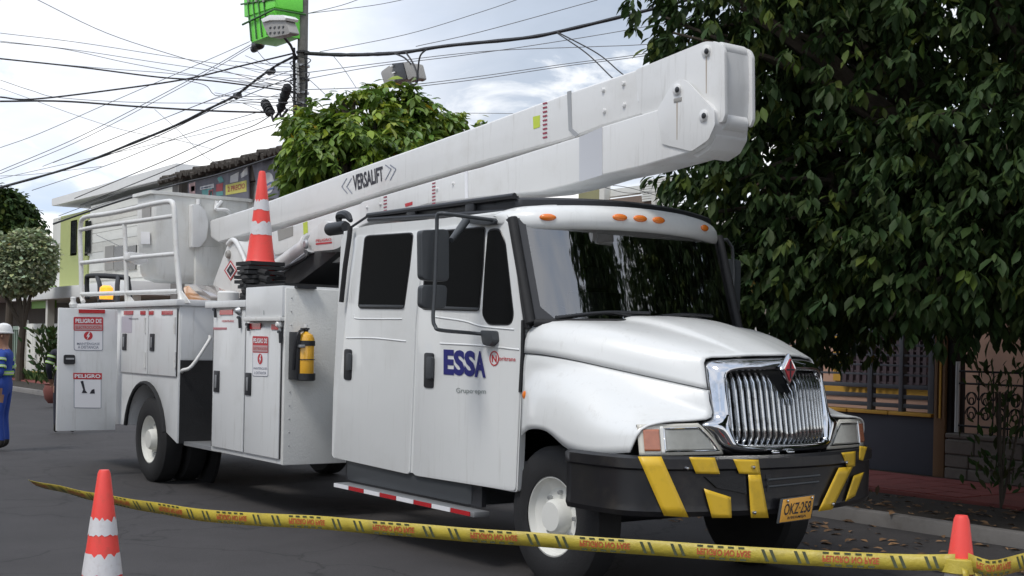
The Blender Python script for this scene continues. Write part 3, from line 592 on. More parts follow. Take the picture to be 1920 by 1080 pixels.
# ================================================================= POLE, CABINET AND CABLES
PYY = 7.5
P0 = PY(566, 215, PYY); P1 = PY(556, 7, PYY); px_ = P0.x
pole = thing('utility_pole', (px_, PYY, .1), 'weathered concrete utility pole wrapped in dark cables rising behind the young tree', 'utility pole')
bm = bmesh.new(); add_tube(bm, [(px_, PYY, 0), (px_ - .02, PYY, 6.5), (px_ - .04, PYY, 10.5)], [.17, .125, .1], 16); bmesh.ops.recalc_face_normals(bm, faces=bm.faces); bm_obj('shaft', bm, POLE, pole)
def PP(px, py, dy=0): return PY(px, py, PYY + dy)
for yy in (100, 125, 150, 175, 195, 210): c = PP(565, yy); lathe('steel_band', [(.15, -.02), (.155, -.02), (.155, .02), (.15, .02)], (px_, PYY, c.z), STL if yy % 2 else CAB, pole, n=16)
tube('conduit', [PP(557, 118, -.17), PP(560, 175, -.17)], .03, HW, pole)
tube('cable_riser', [PP(551, 90, -.15), PP(552, 150, -.16), PP(552, 215, -.16)], .035, CAB, pole); tube('cable_riser', [PP(573, 105, -.12), PP(575, 160, -.13), PP(571, 225, -.13)], .03, CAB, pole)
random.seed(5)
for k in range(16):
    yy = 105 + k * 7; s = random.choice((-1, 1)); a = random.uniform(8, 22)
    tube('loose_loop', [PP(556, yy, -.14), PP(563 + s * a, yy + random.uniform(-5, 9), -.25), PP(566 + s * a * .6, yy + 14, -.2), PP(566, yy + 10 + a * .4, -.14)], .011, CAB, pole, 5, 5)
cbx = thing('green_cabinet', tuple(PP(510, 80)), 'bright green steel cabinet with ribbed side fixed high on the utility pole', 'cabinet')
F1 = PYY - .72
ex('body', [PY(a, b, F1) for a, b in ((461, 6), (514, -2), (514, 64), (471, 80))], (0, .62, 0), GRN, cbx, .012)
ex('upper_hood', [PY(a, b, F1 - .03) for a, b in ((457, -12), (515, -14), (515, 13), (458, 32))], (0, .68, 0), GRN, cbx, .012)
a_, b_ = PY(515, 17, F1 - .05), PY(455, 46, F1 - .05)
tube('trim', [b_, a_, a_ + Vector((0, .74, -.0))], .024, GRND, cbx); tube('trim', [PY(452, 8, F1 - .04), PY(516, -2, F1 - .04)], .02, GRND, cbx)
for k in range(4): tube('rib', [PY(464 + k * 10, -2, F1 - .05), PY(471 + k * 10, 77 - k * 4, F1 - .02)], .018, GRND, cbx)
for k in range(3): tube('bushing', [PY(466 + k * 14, 4, F1 - .08), PY(466 + k * 14, -14, F1 - .08)], .03, LUM, cbx)
lm = thing('street_light', tuple(PP(520, 60, -.7)), 'grey perforated street light head below the green cabinet', 'street light')
ex('housing', [PY(a, b, F1 - .25) for a, b in rpoly([(491, 38), (533, 33), (545, 63), (505, 71), (492, 45)], 6)], (0, .22, 0), LUM, lm, .02)
ex('rim', [PY(a, b, F1 - .3) for a, b in ((489, 36), (505, 28), (530, 28), (536, 33), (534, 38), (505, 38), (492, 42))], (0, .3, 0), HELM, lm, .01)
for k in range(8): c = PY(506 + (k % 4) * 8, 52 + (k // 4) * 10 - (k % 4) * .5, F1 - .265); box('led', (c.x - .04, c.y, c.z - .02), (c.x + .04, c.y + .01, c.z + .02), BLK, lm)
tube('arm', [PY(530, 66, F1 - .1), PY(545, 85, F1 + .2), PP(556, 110, -.1)], .03, CAB, lm)
jb = thing('junction_box', tuple(PP(484, 84, -.3)), 'small red and black fitting hanging beneath the green cabinet', 'fitting')
c = PP(484, 84, -.3); lathe('body', [(.05, -.14), (.12, -.12), (.12, .1), (.05, .16)], c, BLK, jb, 'X'); lathe('cap', [(.06, .16), (.09, .18), (.09, .3), (.03, .32)], c + Vector((0, 0, .06)), REDS, jb, 'X'); lathe('clamp', [(.03, -.28), (.08, -.26), (.08, -.16), (.03, -.14)], c - Vector((0, 0, .06)), BLK, jb, 'X')
for (a, b, lab) in (((495, 190), (509, 215), 'shorter black cable splice closure hanging left of the pole'), ((541, 158), (524, 210), 'longer black cable splice closure leaning beside the pole')):
    A = PP(*a, -.5); B = PP(*b, -.5); t = thing('splice_closure', tuple(B), lab, 'cable closure'); ax_ = (B - A)
    bm = bmesh.new(); add_tube(bm, [A, A.lerp(B, .06), A.lerp(B, .1), A.lerp(B, .5), A.lerp(B, .52), A.lerp(B, .9), B], [.04, .09, .1, .1, .085, .085, .05], 12); bmesh.ops.recalc_face_normals(bm, faces=bm.faces); bm_obj('shell', bm, RUB, t)
    for s in (.2, .4, .6, .8):
        bm = bmesh.new(); add_tube(bm, [A.lerp(B, s), A.lerp(B, s + .03)], .115, 12); bm_obj('rib', bm, BLK, t)
    tube('tail', [B, B + Vector((.1, 0, -.15)), B + Vector((.4, 0, .0))], .03, CAB, t)
BY = 6.9
tb_ = thing('terminal_box', tuple(PY(745, 140, BY)), 'grey and black terminal box hanging from the thick cable above the young tree', 'terminal box')
ex('shell', [PY(a, b, BY) for a, b in rpoly([(713, 135), (732, 121), (741, 152), (722, 164)], 5)], (0, .3, 0), LUM, tb_, .02)
ex('face', [PY(a, b, BY - .03) for a, b in rpoly([(734, 119), (755, 117), (763, 148), (742, 152)], 3)], (0, .3, 0), BLK, tb_, .02)
ex('cover', [PY(a, b, BY - .02) for a, b in rpoly([(756, 116), (767, 117), (774, 145), (765, 150)], 3)], (0, .3, 0), LUM, tb_, .02)
for v in (126, 138, 149): box('latch', tuple(PY(731 + (v - 126) * .3, v, BY - .05)), tuple(PY(736 + (v - 126) * .3, v - 4, BY - .05) + Vector((0, .03, 0))), HELM, tb_)
def wire(pts, wpx0, label, group=None, m=CAB, Y=PYY, ts=None, name='overhead_cable', bumps=0):
    wpx = wpx0 * (.8 if wpx0 < 2.5 else 1)
    if ts is None: P = [PY(a, b, Y) for a, b in pts]
    else:
        x0, x1 = pts[0][0], pts[-1][0]; P = [PT(a, b, ts[0] + (ts[1] - ts[0]) * (a - x0) / (x1 - x0)) for a, b in pts]
    P = smoothpts(P, 6); rr = [max(.0045, wpx * .5 * (p - CAM).dot(DV) / FPX) for p in P]
    if bumps: rr = [r_ * (1 + bumps * random.random()) for r_ in rr]
    bm = bmesh.new(); add_tube(bm, P, rr, 5); bmesh.ops.recalc_face_normals(bm, faces=bm.faces); o = bm_obj(name, bm, m); tag(o, label, 'cable', group); return o
ORD = ['first', 'second', 'third', 'fourth', 'fifth', 'sixth', 'seventh', 'eighth', 'ninth', 'tenth', 'eleventh']
G1 = 'thin cables crossing the left sky to the pole'; L1 = 'thin sagging cable, %s of five from the top along the left edge'
for k_, p in enumerate(([(0, 62), (150, 80), (330, 108), (480, 130), (548, 140)], [(0, 77), (150, 95), (300, 118), (500, 147), (550, 155)], [(0, 79), (120, 92), (250, 120), (420, 150), (550, 168)], [(0, 150), (60, 170), (120, 184), (300, 193), (550, 192)], [(0, 110), (180, 127), (300, 136), (400, 145), (552, 152)])):
    wire(p, 1.5, L1 % ORD[(0, 1, 2, 4, 3)[k_]], G1, CABG, ts=(21, 28))
wire([(55, -8), (200, 62), (340, 108), (480, 150), (552, 165)], 1.8, 'straight grey cable falling from the top left corner to the pole', None, CABG, ts=(20, 28))
wire([(0, 110), (150, 126), (300, 145), (400, 152), (552, 172)], 3, 'thick cable sagging almost level from the left edge to the pole', ts=(20, 28))
wire([(0, 182), (60, 186), (200, 170), (350, 148), (450, 124), (550, 100)], 3.2, 'thick dark cable rising from the left edge to just under the green cabinet', ts=(20, 28))
wire([(0, 190), (120, 190), (260, 200), (400, 208), (505, 211)], 3.5, 'thick dark cable running level to the shorter splice closure', ts=(20, 27.5))
wire([(345, 150), (385, 160), (400, 176), (420, 180), (530, 182)], 1.8, 'short kinked cable dropping left of the pole', ts=(25, 28), m=CABG)
G2 = 'thin cables rising along the street to the pole'; L2 = 'thin cable rising right to the pole, %s of eleven from the top'
for k_, (p, wd) in enumerate((([(0, 277), (70, 252), (200, 195), (350, 130), (468, 78)], 1.6), ([(0, 320), (130, 265), (270, 195), (400, 125), (470, 84)], 1.8), ([(0, 326), (140, 268), (300, 185), (400, 130), (472, 87)], 1.6), ([(20, 345), (150, 308), (280, 262), (400, 205), (550, 143)], 2),
              ([(60, 357), (200, 310), (300, 270), (400, 235), (510, 203)], 1.8), ([(100, 305), (250, 245), (400, 185), (552, 130)], 1.4), ([(80, 312), (300, 225), (420, 180), (552, 150)], 1.4), ([(0, 335), (200, 290), (400, 246), (512, 215)], 1.3), ([(140, 372), (300, 305), (400, 260), (470, 238), (515, 212)], 2.2), ([(150, 385), (330, 312), (450, 255), (520, 232)], 2.2), ([(0, 330), (60, 327), (190, 312)], 1.2))):
    wire(p, wd, L2 % ORD[(0, 1, 2, 5, 6, 4, 7, 8, 9, 10, 3)[k_]], G2, CABG if wd < 2 else CAB)
wire([(0, 352), (130, 315), (250, 268), (330, 235), (400, 200), (440, 180), (480, 150), (515, 125), (553, 105)], 4, 'black twisted cable bundle climbing from lower left to the pole', bumps=.5)
for (a, b, lb) in ((445, 179, 'lower'), (508, 134, 'upper')):
    c = PP(a, b, -.02); t = thing('cable_clamp', tuple(c), 'small black clamp, the %s one on the twisted cable left of the pole' % lb, 'clamp'); lathe('body', [(.03, -.12), (.08, -.1), (.05, 0), (.08, .1), (.03, .12)], c, BLK, t, 'X', 10)
for p, w_ in (([(290, 205), (340, 250), (380, 290), (408, 307)], 'faint short cable falling steeply to the shop roof'), ([(0, 165), (200, 235), (330, 262), (400, 280)], 'faint long cable falling from the left edge towards the shop roof')): wire(p, 1.3, w_, 'faint falling cables', CABG, Y=8.6)
wire([(100, 420), (200, 385), (320, 349), (400, 330), (460, 312), (515, 294), (560, 280)], 4, 'thick black cable running along the front of the shop roof', Y=8.8)
wire([(180, 440), (260, 478), (340, 508)], 1.5, 'thin service cable sloping down across the white house', Y=8.6, m=CABG)
for p, w_ in (([(110, 405), (240, 356), (330, 330)], 'upper'), ([(110, 412), (240, 368), (330, 346)], 'lower')): wire(p, 1.6, w_ + ' thin cable crossing the grey fascia of the white house', 'fascia cables', CABG, Y=8.4)
wire([(570, 100), (640, 103), (700, 102), (760, 98), (840, 86), (980, 72), (1060, 57), (1240, 13), (1330, -12)], 6.5, 'thick black cable bundle running from the pole to the top right over the truck', bumps=.25)
wire([(600, 97), (760, 65), (900, 23), (990, -8)], 1.7, 'thin cable rising from the pole to the top middle of the sky', m=CABG)
for p, w_ in (([(570, 27), (640, 10), (690, -8)], 'steeper'), ([(572, 26), (700, 10), (780, -6)], 'flatter')): wire(p, 1.7, w_ + ' thin cable leaving the pole top towards upper right beside the green cabinet', 'upper right pole cables', CABG)
G3 = 'level cables right of the pole'; L3 = 'thin cable crossing the grey cloud, %s of five from the top'
for k_, p in enumerate(([(570, 137), (700, 120), (900, 97), (1100, 88), (1200, 84), (1400, 70)], [(575, 148), (700, 125), (850, 106), (1000, 85), (1200, 52), (1400, 10)], [(570, 168), (640, 166), (760, 160), (900, 143), (1060, 120), (1200, 102), (1400, 70)], [(785, 162), (900, 148), (1060, 124), (1200, 106), (1400, 74)], [(780, 87), (900, 60), (1120, 0)])):
    wire(p, 1.9, L3 % ORD[(2, 1, 3, 4, 0)[k_]], G3, CABG, Y=7.2)
for p, w_ in (([(1045, 62), (1100, 100), (1145, 143), (1175, 170)], 'left'), ([(1045, 60), (1120, 100), (1165, 137), (1200, 160)], 'right')): wire(p, 2.6, w_ + ' dark cable dropping from the thick bundle behind the boom', 'drop cables above the boom', Y=7.2)
wire([(625, 105), (645, 130), (668, 165)], 1.6, 'short cable dropping from the thick bundle towards the young tree', m=CABG); wire([(575, 145), (595, 163), (618, 185)], 1.6, 'short cable slanting down right of the pole into the tree', m=CABG)
wire([(850, 212), (960, 213), (1100, 218)], 1.4, 'faint level cable just above the boom', m=CABG, Y=9)
for p, w_ in (([(760, 97), (774, 118), (782, 140), (778, 158), (764, 154)], 'black cable loop bending right round the terminal box'), ([(800, 92), (788, 105), (784, 130), (782, 155), (770, 162)], 'outer black cable loop hanging right of the terminal box'), ([(740, 100), (758, 108), (770, 120)], 'short black cable ending on top of the terminal box')): wire(p, 3.5, w_, 'terminal box loops', Y=6.9)
rc = random.Random(9)
for k in range(12):
    y0 = 118 + k * 8; xx = rc.uniform(395, 470); y1 = y0 + rc.uniform(-22, 26); wire([(xx, y1), ((xx + 550) / 2, (y0 + y1) / 2 + rc.uniform(2, 12)), (553, y0)], 1.4, 'short slack cable joining the tangle just left of the pole, %s from the top' % (ORD + ['twelfth'])[k], 'slack cables left of the pole', CABG, Y=PYY - .1)
wire([(482, 95), (497, 112), (515, 120), (545, 108)], 1.5, 'thin loop hanging beneath the green cabinet fitting')
for p, w_ in (([(1135, 346), (1180, 352), (1250, 371), (1330, 380)], 'upper'), ([(1135, 352), (1180, 362), (1255, 358)], 'lower')): wire(p, 1.4, w_ + ' service cable in front of the pale house above the cab', 'service cables by the pale house', Y=10.2)
# ================================================================= TRUCK
TK = thing('bucket_truck', (-3.5, 1.30, 0), 'white crew cab bucket truck with long folded boom and black and yellow bumper', 'truck')
YC = .25; YF = 2.35; CY = 1.30
cab_o = [(640, 446), (650, 431), (700, 421), (800, 412), (948, 400), (960, 412), (983, 600), (978, 735), (970, 924), (622, 858), (625, 735)]
# cab shell: near side, far side, roof, back, floor
near = rpoly(cab_o, 8, 3)
bm = bmesh.new()
P3 = [PY(a, b, YC + .012) for a, b in near]
# leave the window area open: side skin built as strips around glass is hidden by door skins, so a solid skin is used
add_ex(bm, P3, Vector((0, .05, 0))); cb = bm_obj('cab_side', bm, WH, TK)
bm = bmesh.new(); add_ex(bm, [Vector((p.x, YF, p.z)) for p in P3], Vector((0, -.05, 0))); bm_obj('cab_side', bm, WH, TK)
xb = PY(640, 446, YC).x; xf = PY(963, 412, YC).x; zr = PY(800, 412, YC).z
rows = []
for i in range(9):
    s = i / 8; x = xb - .0 + (xf - .02 - xb) * s; row = []
    for j in range(13):
        q = j / 12; y = YC + .03 + (YF - YC - .06) * q; edge = min(q, 1 - q) * 12
        z = zr - .02 + .09 * math.sin(math.pi * q) ** .5 - .05 * (1 - min(1, i / 1.5)); row.append((x, y, z))
    rows.append(row)
grid('cab_roof', rows, WH, TK, 1, .03)
box('cab_back_panel', (xb - .02, YC + .03, .7), (xb + .03, YF - .03, zr), WH, TK, .01); box('cab_floor', (xb, YC + .06, .75), (-.35, YF - .06, .85), BLK, TK)
box('dashboard', (-.75, YC + .08, 1.2), (-.42, YF - .08, 1.74), SEAT, TK, .05)
for y0 in (.55, 1.55):
    s_ = box('seat', (-1.5, y0, 1.1), (-1.0, y0 + .5, 1.4), SEAT, TK, .05); box('backrest', (-1.62, y0, 1.4), (-1.46, y0 + .5, 2.15), SEAT, s_, .05); box('headrest', (-1.6, y0 + .12, 2.17), (-1.48, y0 + .38, 2.36), SEAT, s_, .04)
box('rear_bench', (-2.9, .5, 1.1), (-2.4, 2.2, 2.05), SEAT, TK, .06)
bm = bmesh.new(); c = Vector((-.88, 1.95, 1.75)); add_tube(bm, [c + Vector((.1 * math.cos(a) * .6, .2 * math.sin(a), .2 * math.cos(a))) for a in np.linspace(0, 2 * math.pi, 25)], .016, 6, False); bm_obj('steering_wheel', bm, BLK, TK)
# doors
d1 = sl_('door', rpoly([(664, 443), (797, 432), (779, 600), (768, 890), (624, 858), (633, 735), (648, 600)], 9), YC, .02, WH, TK, .007, 2)
d2 = sl_('door', rpoly([(802, 430), (945, 409), (957, 424), (979, 600), (974, 735), (966, 922), (773, 891), (784, 600)], 9), YC, .02, WH, TK, .007, 2)
sl_('door_seam', [(977, 600), (981, 600), (981, 660), (977, 735), (972, 735), (976, 660)], YC - .003, .02, RUB, TK)
for dd, poly in ((d1, [(683, 441), (775, 435), (768, 500), (757, 580), (670, 579), (676, 510)]), (d2, [(803, 433), (910, 424), (906, 500), (898, 584), (788, 581), (796, 500)]), (d2, [(914, 429), (936, 427), (947, 452), (963, 592), (957, 610), (914, 610), (903, 592), (908, 500)])):
    wf = sl_('window_seal', rpoly(poly, 9), YC - .006, .02, SEAL, dd, .004, 1)
    cx = sum(p[0] for p in poly) / len(poly); cy = sum(p[1] for p in poly) / len(poly)
    sl_('pane', rpoly([(cx + (a - cx) * .955, cy + (b - cy) * (.965)) for a, b in poly], 8), YC - .010, .01, GLS, wf)
for poly in ([(673, 571), (756, 572), (755, 577), (673, 576)], [(795, 573), (897, 577), (896, 582), (794, 578)]): sl_('sill_strip', poly, YC - .016, .012, MIR, d1, .003)
# pressed creases on the doors
for dd, pts in ((d1, [(664, 590), (668, 597), (700, 598), (755, 598)]), (d1, [(650, 634), (700, 634), (762, 640)]), (d2, [(815, 594), (870, 602), (905, 612), (965, 618)]), (d2, [(826, 644), (900, 648), (975, 656)])):
    bm = bmesh.new(); add_tube(bm, smoothpts([PY(a, b, YC + .003) for a, b in pts], 5), .009, 6); bm_obj('crease', bm, WH, dd)
for dd, (a, b, c_, d_) in ((d1, (645, 654, 659, 713)), (d2, (795, 661, 813, 728))):
    hr = sl_('handle_recess', rpoly([(a, b), (c_, b + 1), (c_ - 1, d_), (a - 1, d_ - 1)], 5), YC - .008, .015, BLK, dd, .003); sl_('handle_grip', rpoly([(a + 4, b + 8), (c_ - 3, b + 8), (c_ - 4, d_ - 18), (a + 3, d_ - 18)], 3), YC - .03, .022, MIR, hr, .006)
def side(px, Y, d=.0): return [PY(a, b, Y - d) for a, b in px]
# lettering on the door: close-set capitals
for k, ch in enumerate('ESSA'):
    xs = [(831.5, 851), (850.5, 871), (870.5, 891), (889.5, 910.5)][k]; q = side([(xs[0] + (3 if k == 3 else 0), 655 + k * .9), (xs[1] - (4 if k == 3 else 0), 656 + k * .9), (xs[1], 703.5 + k * 1.6), (xs[0], 702 + k * 1.6)], YC, .004 + .0005 * k); text('lettering', ch, *q, NAVY, d2, .045)
text('lettering', 'Grupo·epm', *side([(855, 727), (911, 729), (911, 741), (855, 739)], YC, .004), GTXT, d2, .005)
rg_ = [(926.5 + 9 * math.cos(a), 672 + 14 * math.sin(a)) for a in np.linspace(0, 2 * math.pi, 28)]
bm = bmesh.new()
for i in range(27):
    a, b = rg_[i], rg_[i + 1]; f = lambda p: (926.5 + (p[0] - 926.5) * .8, 672 + (p[1] - 672) * .84); bm.faces.new([bm.verts.new(p) for p in side([a, b, f(b), f(a)], YC, .004)])
bm_obj('round_emblem', bm, REDS, d2, False); text('lettering', 'N', *side([(922, 665), (931, 666), (931, 679.5), (922, 678.5)], YC, .004), REDS, d2, .03)
text('lettering', 'oritrans', *side([(935, 668), (966.5, 670), (966.5, 677.5), (935, 676)], YC, .004), REDS, d2, .01)
# rubber grab bar at the back edge, roof lamp and fittings
tube('grab_bar', [PY(657, 424, YC - .04), PY(655, 445, YC - .05), PY(647, 500, YC - .05), PY(640, 566, YC - .04)], .022, RUB, TK)
lathe('work_lamp', [(.045, -.17), (.06, -.16), (.06, .12), (.05, .15)], PY(634, 428, YC + .1), BLK, TK, 'X'); 
bm = bmesh.new(); add_tube(bm, smoothpts([PY(637, 422, YC + .15), PY(636, 405, YC + .15), PY(650, 403, YC + .15), PY(658, 414, YC + .15)], 4), [.02 + .02 * math.sin(k / 12 * 3.1) for k in range(13)], 8); bm_obj('lamp_bracket', bm, BLK, TK)
# roof rack
zr2 = PY(800, 400, .4).z
rk = sl_('roof_rack', [(690, 404), (700, 401), (880, 381), (965, 366), (965, 394), (950, 398), (900, 403), (760, 412), (700, 415), (690, 408)], .36, .04, BLK, TK, .008)
for a, b in (((690, 404), (965, 367)), ((692, 412), (950, 397))): tube('side_rail', [PY(*a, .34), PY(*b, .34)], .022, BLK, rk)
xrk0, xrk1 = PY(690, 405, .36).x, PY(962, 370, .36).x; zr_ = PY(962, 370, .36).z
box('tray', (xrk0, .38, zr_ - .14), (xrk1, 2.34, zr_ - .1), BLK, rk); box('far_rail', (xrk0, 2.3, zr_ - .14), (xrk1, 2.34, zr_), BLK, rk, .01)
for k in range(4): tube('cross_bar', [(xrk0 + .3 + k * .55, .36, zr_ - .02), (xrk0 + .3 + k * .55, 2.34, zr_ - .02)], .02, BLK, rk)
for a in (770, 880): sl_('bracket', [(a - 8, 392 - (a - 770) * .1), (a + 8, 390 - (a - 770) * .1), (a + 8, 410 - (a - 770) * .06), (a - 8, 411 - (a - 770) * .06)], .33, .03, BLK, rk, .004)
tube('stay', [PY(660, 425, YC + .05), PY(690, 405, .36)], .012, BLK, rk)
def bow(q, a, p=2): return a * (1 - abs(2 * q - 1) ** p)
rows = []
for i in range(4):
    rows.append([(xrk1 - .03 + bow(j / 16, .22) + (.0, .06, .06, .0)[i], .36 + 1.98 * j / 16 + 0, zr_ + (.02, .02, -.07, -.09)[i] - .03 * abs(2 * j / 16 - 1) ** 2) for j in range(17)])
grid('front_lip', rows, BLK, rk, 1, .02)
# visor
rows = []; prof = [(-.10, .075), (-.02, .085), (.08, .07), (.15, .02), (.165, -.06), (.12, -.10), (.0, -.09), (-.06, -.06)]
for i, (dx, dz) in enumerate(prof):
    row = []
    for j in range(25):
        q = j / 24; e = min(1, min(q, 1 - q) * 24 / 1.6) ** .5 if min(q, 1 - q) * 24 < 1.6 else 1
        row.append((-.78 + bow(q, .40, 2.4) + dx * (.25 + .75 * e), .225 + (2 * CY - .45) * q, 2.60 + dz * (.25 + .75 * e) + .045 * (1 - abs(2 * q - 1) ** 2)))
    rows.append(row)
vs = grid('sun_visor', rows, WH, TK, 1, .012)
for px, py in ((1021, 397), (1157, 404), (1196, 409), (1231, 414), (1317, 436)):
    # lamp seated on the visor's front band
    best = None
    for j in range(0, 241):
        q = j / 240; p = Vector((-.78 + bow(q, .40, 2.4) + .163, .225 + (2 * CY - .45) * q, 2.60 - .01 + .045 * (1 - abs(2 * q - 1) ** 2)))
        r_ = p - CAM; D_ = r_.dot(DV); sx_ = 960 + r_.dot(RV) / D_ * FPX
        if best is None or abs(sx_ - px) < best[0]: best = (abs(sx_ - px), p, q)
    p = best[1]; sl = -4 * .40 * (2 * best[2] - 1)
    bm = bmesh.new(); bmesh.ops.create_uvsphere(bm, u_segments=16, v_segments=8, radius=1); bmesh.ops.scale(bm, verts=bm.verts, vec=(.022, .062, .026)); bmesh.ops.rotate(bm, verts=bm.verts, cent=(0, 0, 0), matrix=Matrix.Rotation(-math.atan(sl / 2.14) * 1.0, 3, 'Z')); bmesh.ops.translate(bm, verts=bm.verts, vec=p)
    bm_obj('marker_lamp', bm, AMB, TK)
# windscreen with gasket
def wsp(q, v, off=0):
    y = .285 + (CY * 2 - .57) * q; x = (-.36 - .25 * v) + bow(q, .27, 2.6) + off; z = 1.84 + .76 * v + .02 * (1 - abs(2 * q - 1) ** 2); return (x, y, z)
grid('windscreen', [[wsp(j / 24, i / 8) for j in range(25)] for i in range(9)], WS, TK)
def strip(name, f, r, m): return tube(name, [f(k / 24) for k in range(25)], r, m, TK, 8)
gs = strip('windscreen_gasket', lambda s: wsp(s, 0, .01), .028, RUB); 
for s in (0, 1):
    o = tube('pillar_trim', [Vector(wsp(s, k / 8, .0)) + Vector((0, (-.02 if s == 0 else .02), 0)) for k in range(9)], .038, RUB, TK, 8)
rows = [[Vector(wsp(s, v, .008)) for s in (0, .015, .028 + .05 * (v < .1))] for v in (0, .15, .4, .7, 1)]; grid('pillar_band', rows, SEAL, TK)
# A pillars
for s, y0 in ((0, YC + .005), (1, YF - .045)): ex('windscreen_pillar', [(-.42, y0, 1.80), (-.375, y0, 1.80), (-.62, y0, 2.60), (-.7, y0, 2.60)], (0, .04, 0), SEAL, TK, .01)
for (a, b) in ((.28, .62), (.62, .95)):
    w0 = Vector(wsp(a - .22, .05, .04)); w1 = Vector(wsp(b - .2, .10, .035)); wp = tube('wiper', [w0, w0.lerp(w1, .5) + Vector((.02, 0, .02)), w1], .012, BLK, TK, 6, 4); tube('wiper_arm', [Vector(wsp(b - .08, .01, .06)), w0.lerp(w1, .55) + Vector((.02, 0, .02))], .01, BLK, wp)
# cowl
rows = [[(-.42 + bow(j / 12, .24, 2.6) + dx, .34 + (2 * CY - .68) * j / 12, 1.80 + dz) for j in range(13)] for dx, dz in ((-.05, 0), (.06, .0), (.12, -.06))]; grid('cowl', rows, BLK, TK)
# hood and fenders: lofted between long feature lines, mirrored about the truck's centre
def loft(name, lines, m, par, ks=5, kc=3, mirror=True, thick=.012):
    LL = [smoothpts(l, ks) for l in lines]; rows = []
    for i in range(len(LL[0])): rows.append(smoothpts([l[i] for l in LL], kc))
    if mirror: rows = [r_ + [Vector((p.x, 2 * CY - p.y, p.z)) for p in r_[-2::-1]] for r_ in rows]
    return grid(name, rows, m, par, 0, thick, ang=60)
CRL = [(-.41, .255, 1.625), (-.2, .262, 1.617), (.05, .315, 1.59), (.30, .42, 1.545), (.55, .55, 1.495), (.75, .66, 1.455), (.925, .752, 1.42)]
loft('hood', [CRL,
    [(-.40, .27, 1.76), (-.2, .29, 1.752), (.05, .36, 1.725), (.3, .46, 1.68), (.54, .575, 1.62), (.73, .68, 1.565), (.89, .765, 1.52)],
    [(-.36, .36, 1.852), (-.2, .40, 1.842), (.05, .47, 1.815), (.3, .555, 1.77), (.52, .645, 1.715), (.70, .725, 1.665), (.865, .79, 1.617)],
    [(-.30, .66, 1.868), (-.15, .68, 1.860), (.1, .72, 1.836), (.35, .78, 1.79), (.58, .84, 1.737), (.77, .88, 1.685), (.925, .92, 1.633)],
    [(-.2, .89, 1.870), (-.05, .90, 1.864), (.16, .92, 1.842), (.4, .95, 1.795), (.62, .975, 1.742), (.81, .995, 1.69), (.965, 1.01, 1.641)],
    [(-.18, .98, 1.902), (-.03, .985, 1.897), (.18, 1.0, 1.872), (.42, 1.02, 1.82), (.64, 1.035, 1.76), (.83, 1.05, 1.70), (.99, 1.065, 1.645)],
    [(-.15, CY, 1.912), (0, CY, 1.907), (.2, CY, 1.884), (.45, CY, 1.834), (.68, CY, 1.774), (.88, CY, 1.71), (1.06, CY, 1.652)]], WH, TK)
FL = [[(a, b + .010, c - .008) for a, b, c in CRL],
    [(-.41, .256, 1.57), (-.2, .262, 1.57), (.05, .31, 1.54), (.30, .39, 1.49), (.56, .52, 1.43), (.77, .64, 1.38), (.95, .747, 1.345)],
    [(-.41, .252, 1.50), (-.2, .255, 1.51), (.05, .275, 1.49), (.31, .33, 1.44), (.58, .47, 1.365), (.80, .61, 1.30), (.985, .735, 1.245)],
    [(-.41, .25, 1.42), (-.2, .225, 1.44), (.05, .215, 1.43), (.31, .25, 1.38), (.57, .36, 1.31), (.79, .48, 1.255), (.965, .57, 1.222)],
    [(-.41, .248, 1.34), (-.2, .19, 1.35), (.05, .165, 1.34), (.30, .18, 1.295), (.54, .24, 1.245), (.76, .32, 1.22), (.935, .38, 1.214)],
    [(-.41, .246, 1.2), (-.2, .165, 1.22), (.05, .14, 1.21), (.28, .145, 1.17), (.50, .165, 1.15), (.71, .20, 1.15), (.88, .235, 1.165)],
    [(-.41, .246, 1.04), (-.2, .16, 1.10), (.03, .135, 1.10), (.26, .14, 1.0), (.48, .15, .98), (.68, .165, 1.0), (.83, .185, 1.02)]]
for s_ in (1, -1):
    loft('fender', [[(a, b if s_ > 0 else 2 * CY - b, c) for a, b, c in l] for l in FL], WH, TK, mirror=False)
for s_ in (1, -1): c_ = (.03, .5 if s_ > 0 else 2 * CY - .5, 1.95)
# chrome grille surround: a bulging shell with an opening, then slats set in a shallow vee
def fr(y, z):   # front surface
    q = abs(y - CY) / .56; return 1.125 - .13 * q ** 2.2 - .10 * max(0, q - .8) * 3 - .16 * max(0, z - 1.1) ** 1.0
INN = [(CY, 1.545), (1.05, 1.545), (.92, 1.54), (.862, 1.518), (.848, 1.47), (.848, 1.42), (.850, 1.35), (.855, 1.25), (.862, 1.18), (.874, 1.11), (.90, 1.075), (1.05, 1.062), (CY, 1.062)]
OUT = [(1.045, CY, 1.645), (.965, 1.05, 1.637), (.915, .92, 1.627), (.855, .79, 1.607), (.885, .762, 1.52), (.918, .752, 1.42), (.945, .747, 1.345), (.98, .735, 1.238), (.985, .64, 1.20), (1.0, .71, 1.12), (1.02, .79, 1.02), (1.06, .98, .985), (1.10, CY, .985)]
inn = [Vector((fr(y, z), y, z)) for y, z in INN]; outr = [Vector(p) for p in OUT]
def mix_(t, b): return [o.lerp(q, t) + Vector((b, 0, 0)) for o, q in zip(outr, inn)]
back = [p + Vector((-.10, .03 * (k not in (0, 12)), -.01 if k < 4 else 0)) for k, p in enumerate(outr)]
ringsL = [back, outr, mix_(.35, .045), mix_(.75, .05), mix_(.97, .022), [p + Vector((-.01, .004, 0)) for p in inn], [p + Vector((-.09, .008, 0)) for p in inn]]
ringsL = [smoothpts(l, 3) for l in ringsL]; rows = []
for l in ringsL: rows.append(l + [Vector((p.x, 2 * CY - p.y, p.z)) for p in l[-2::-1]])
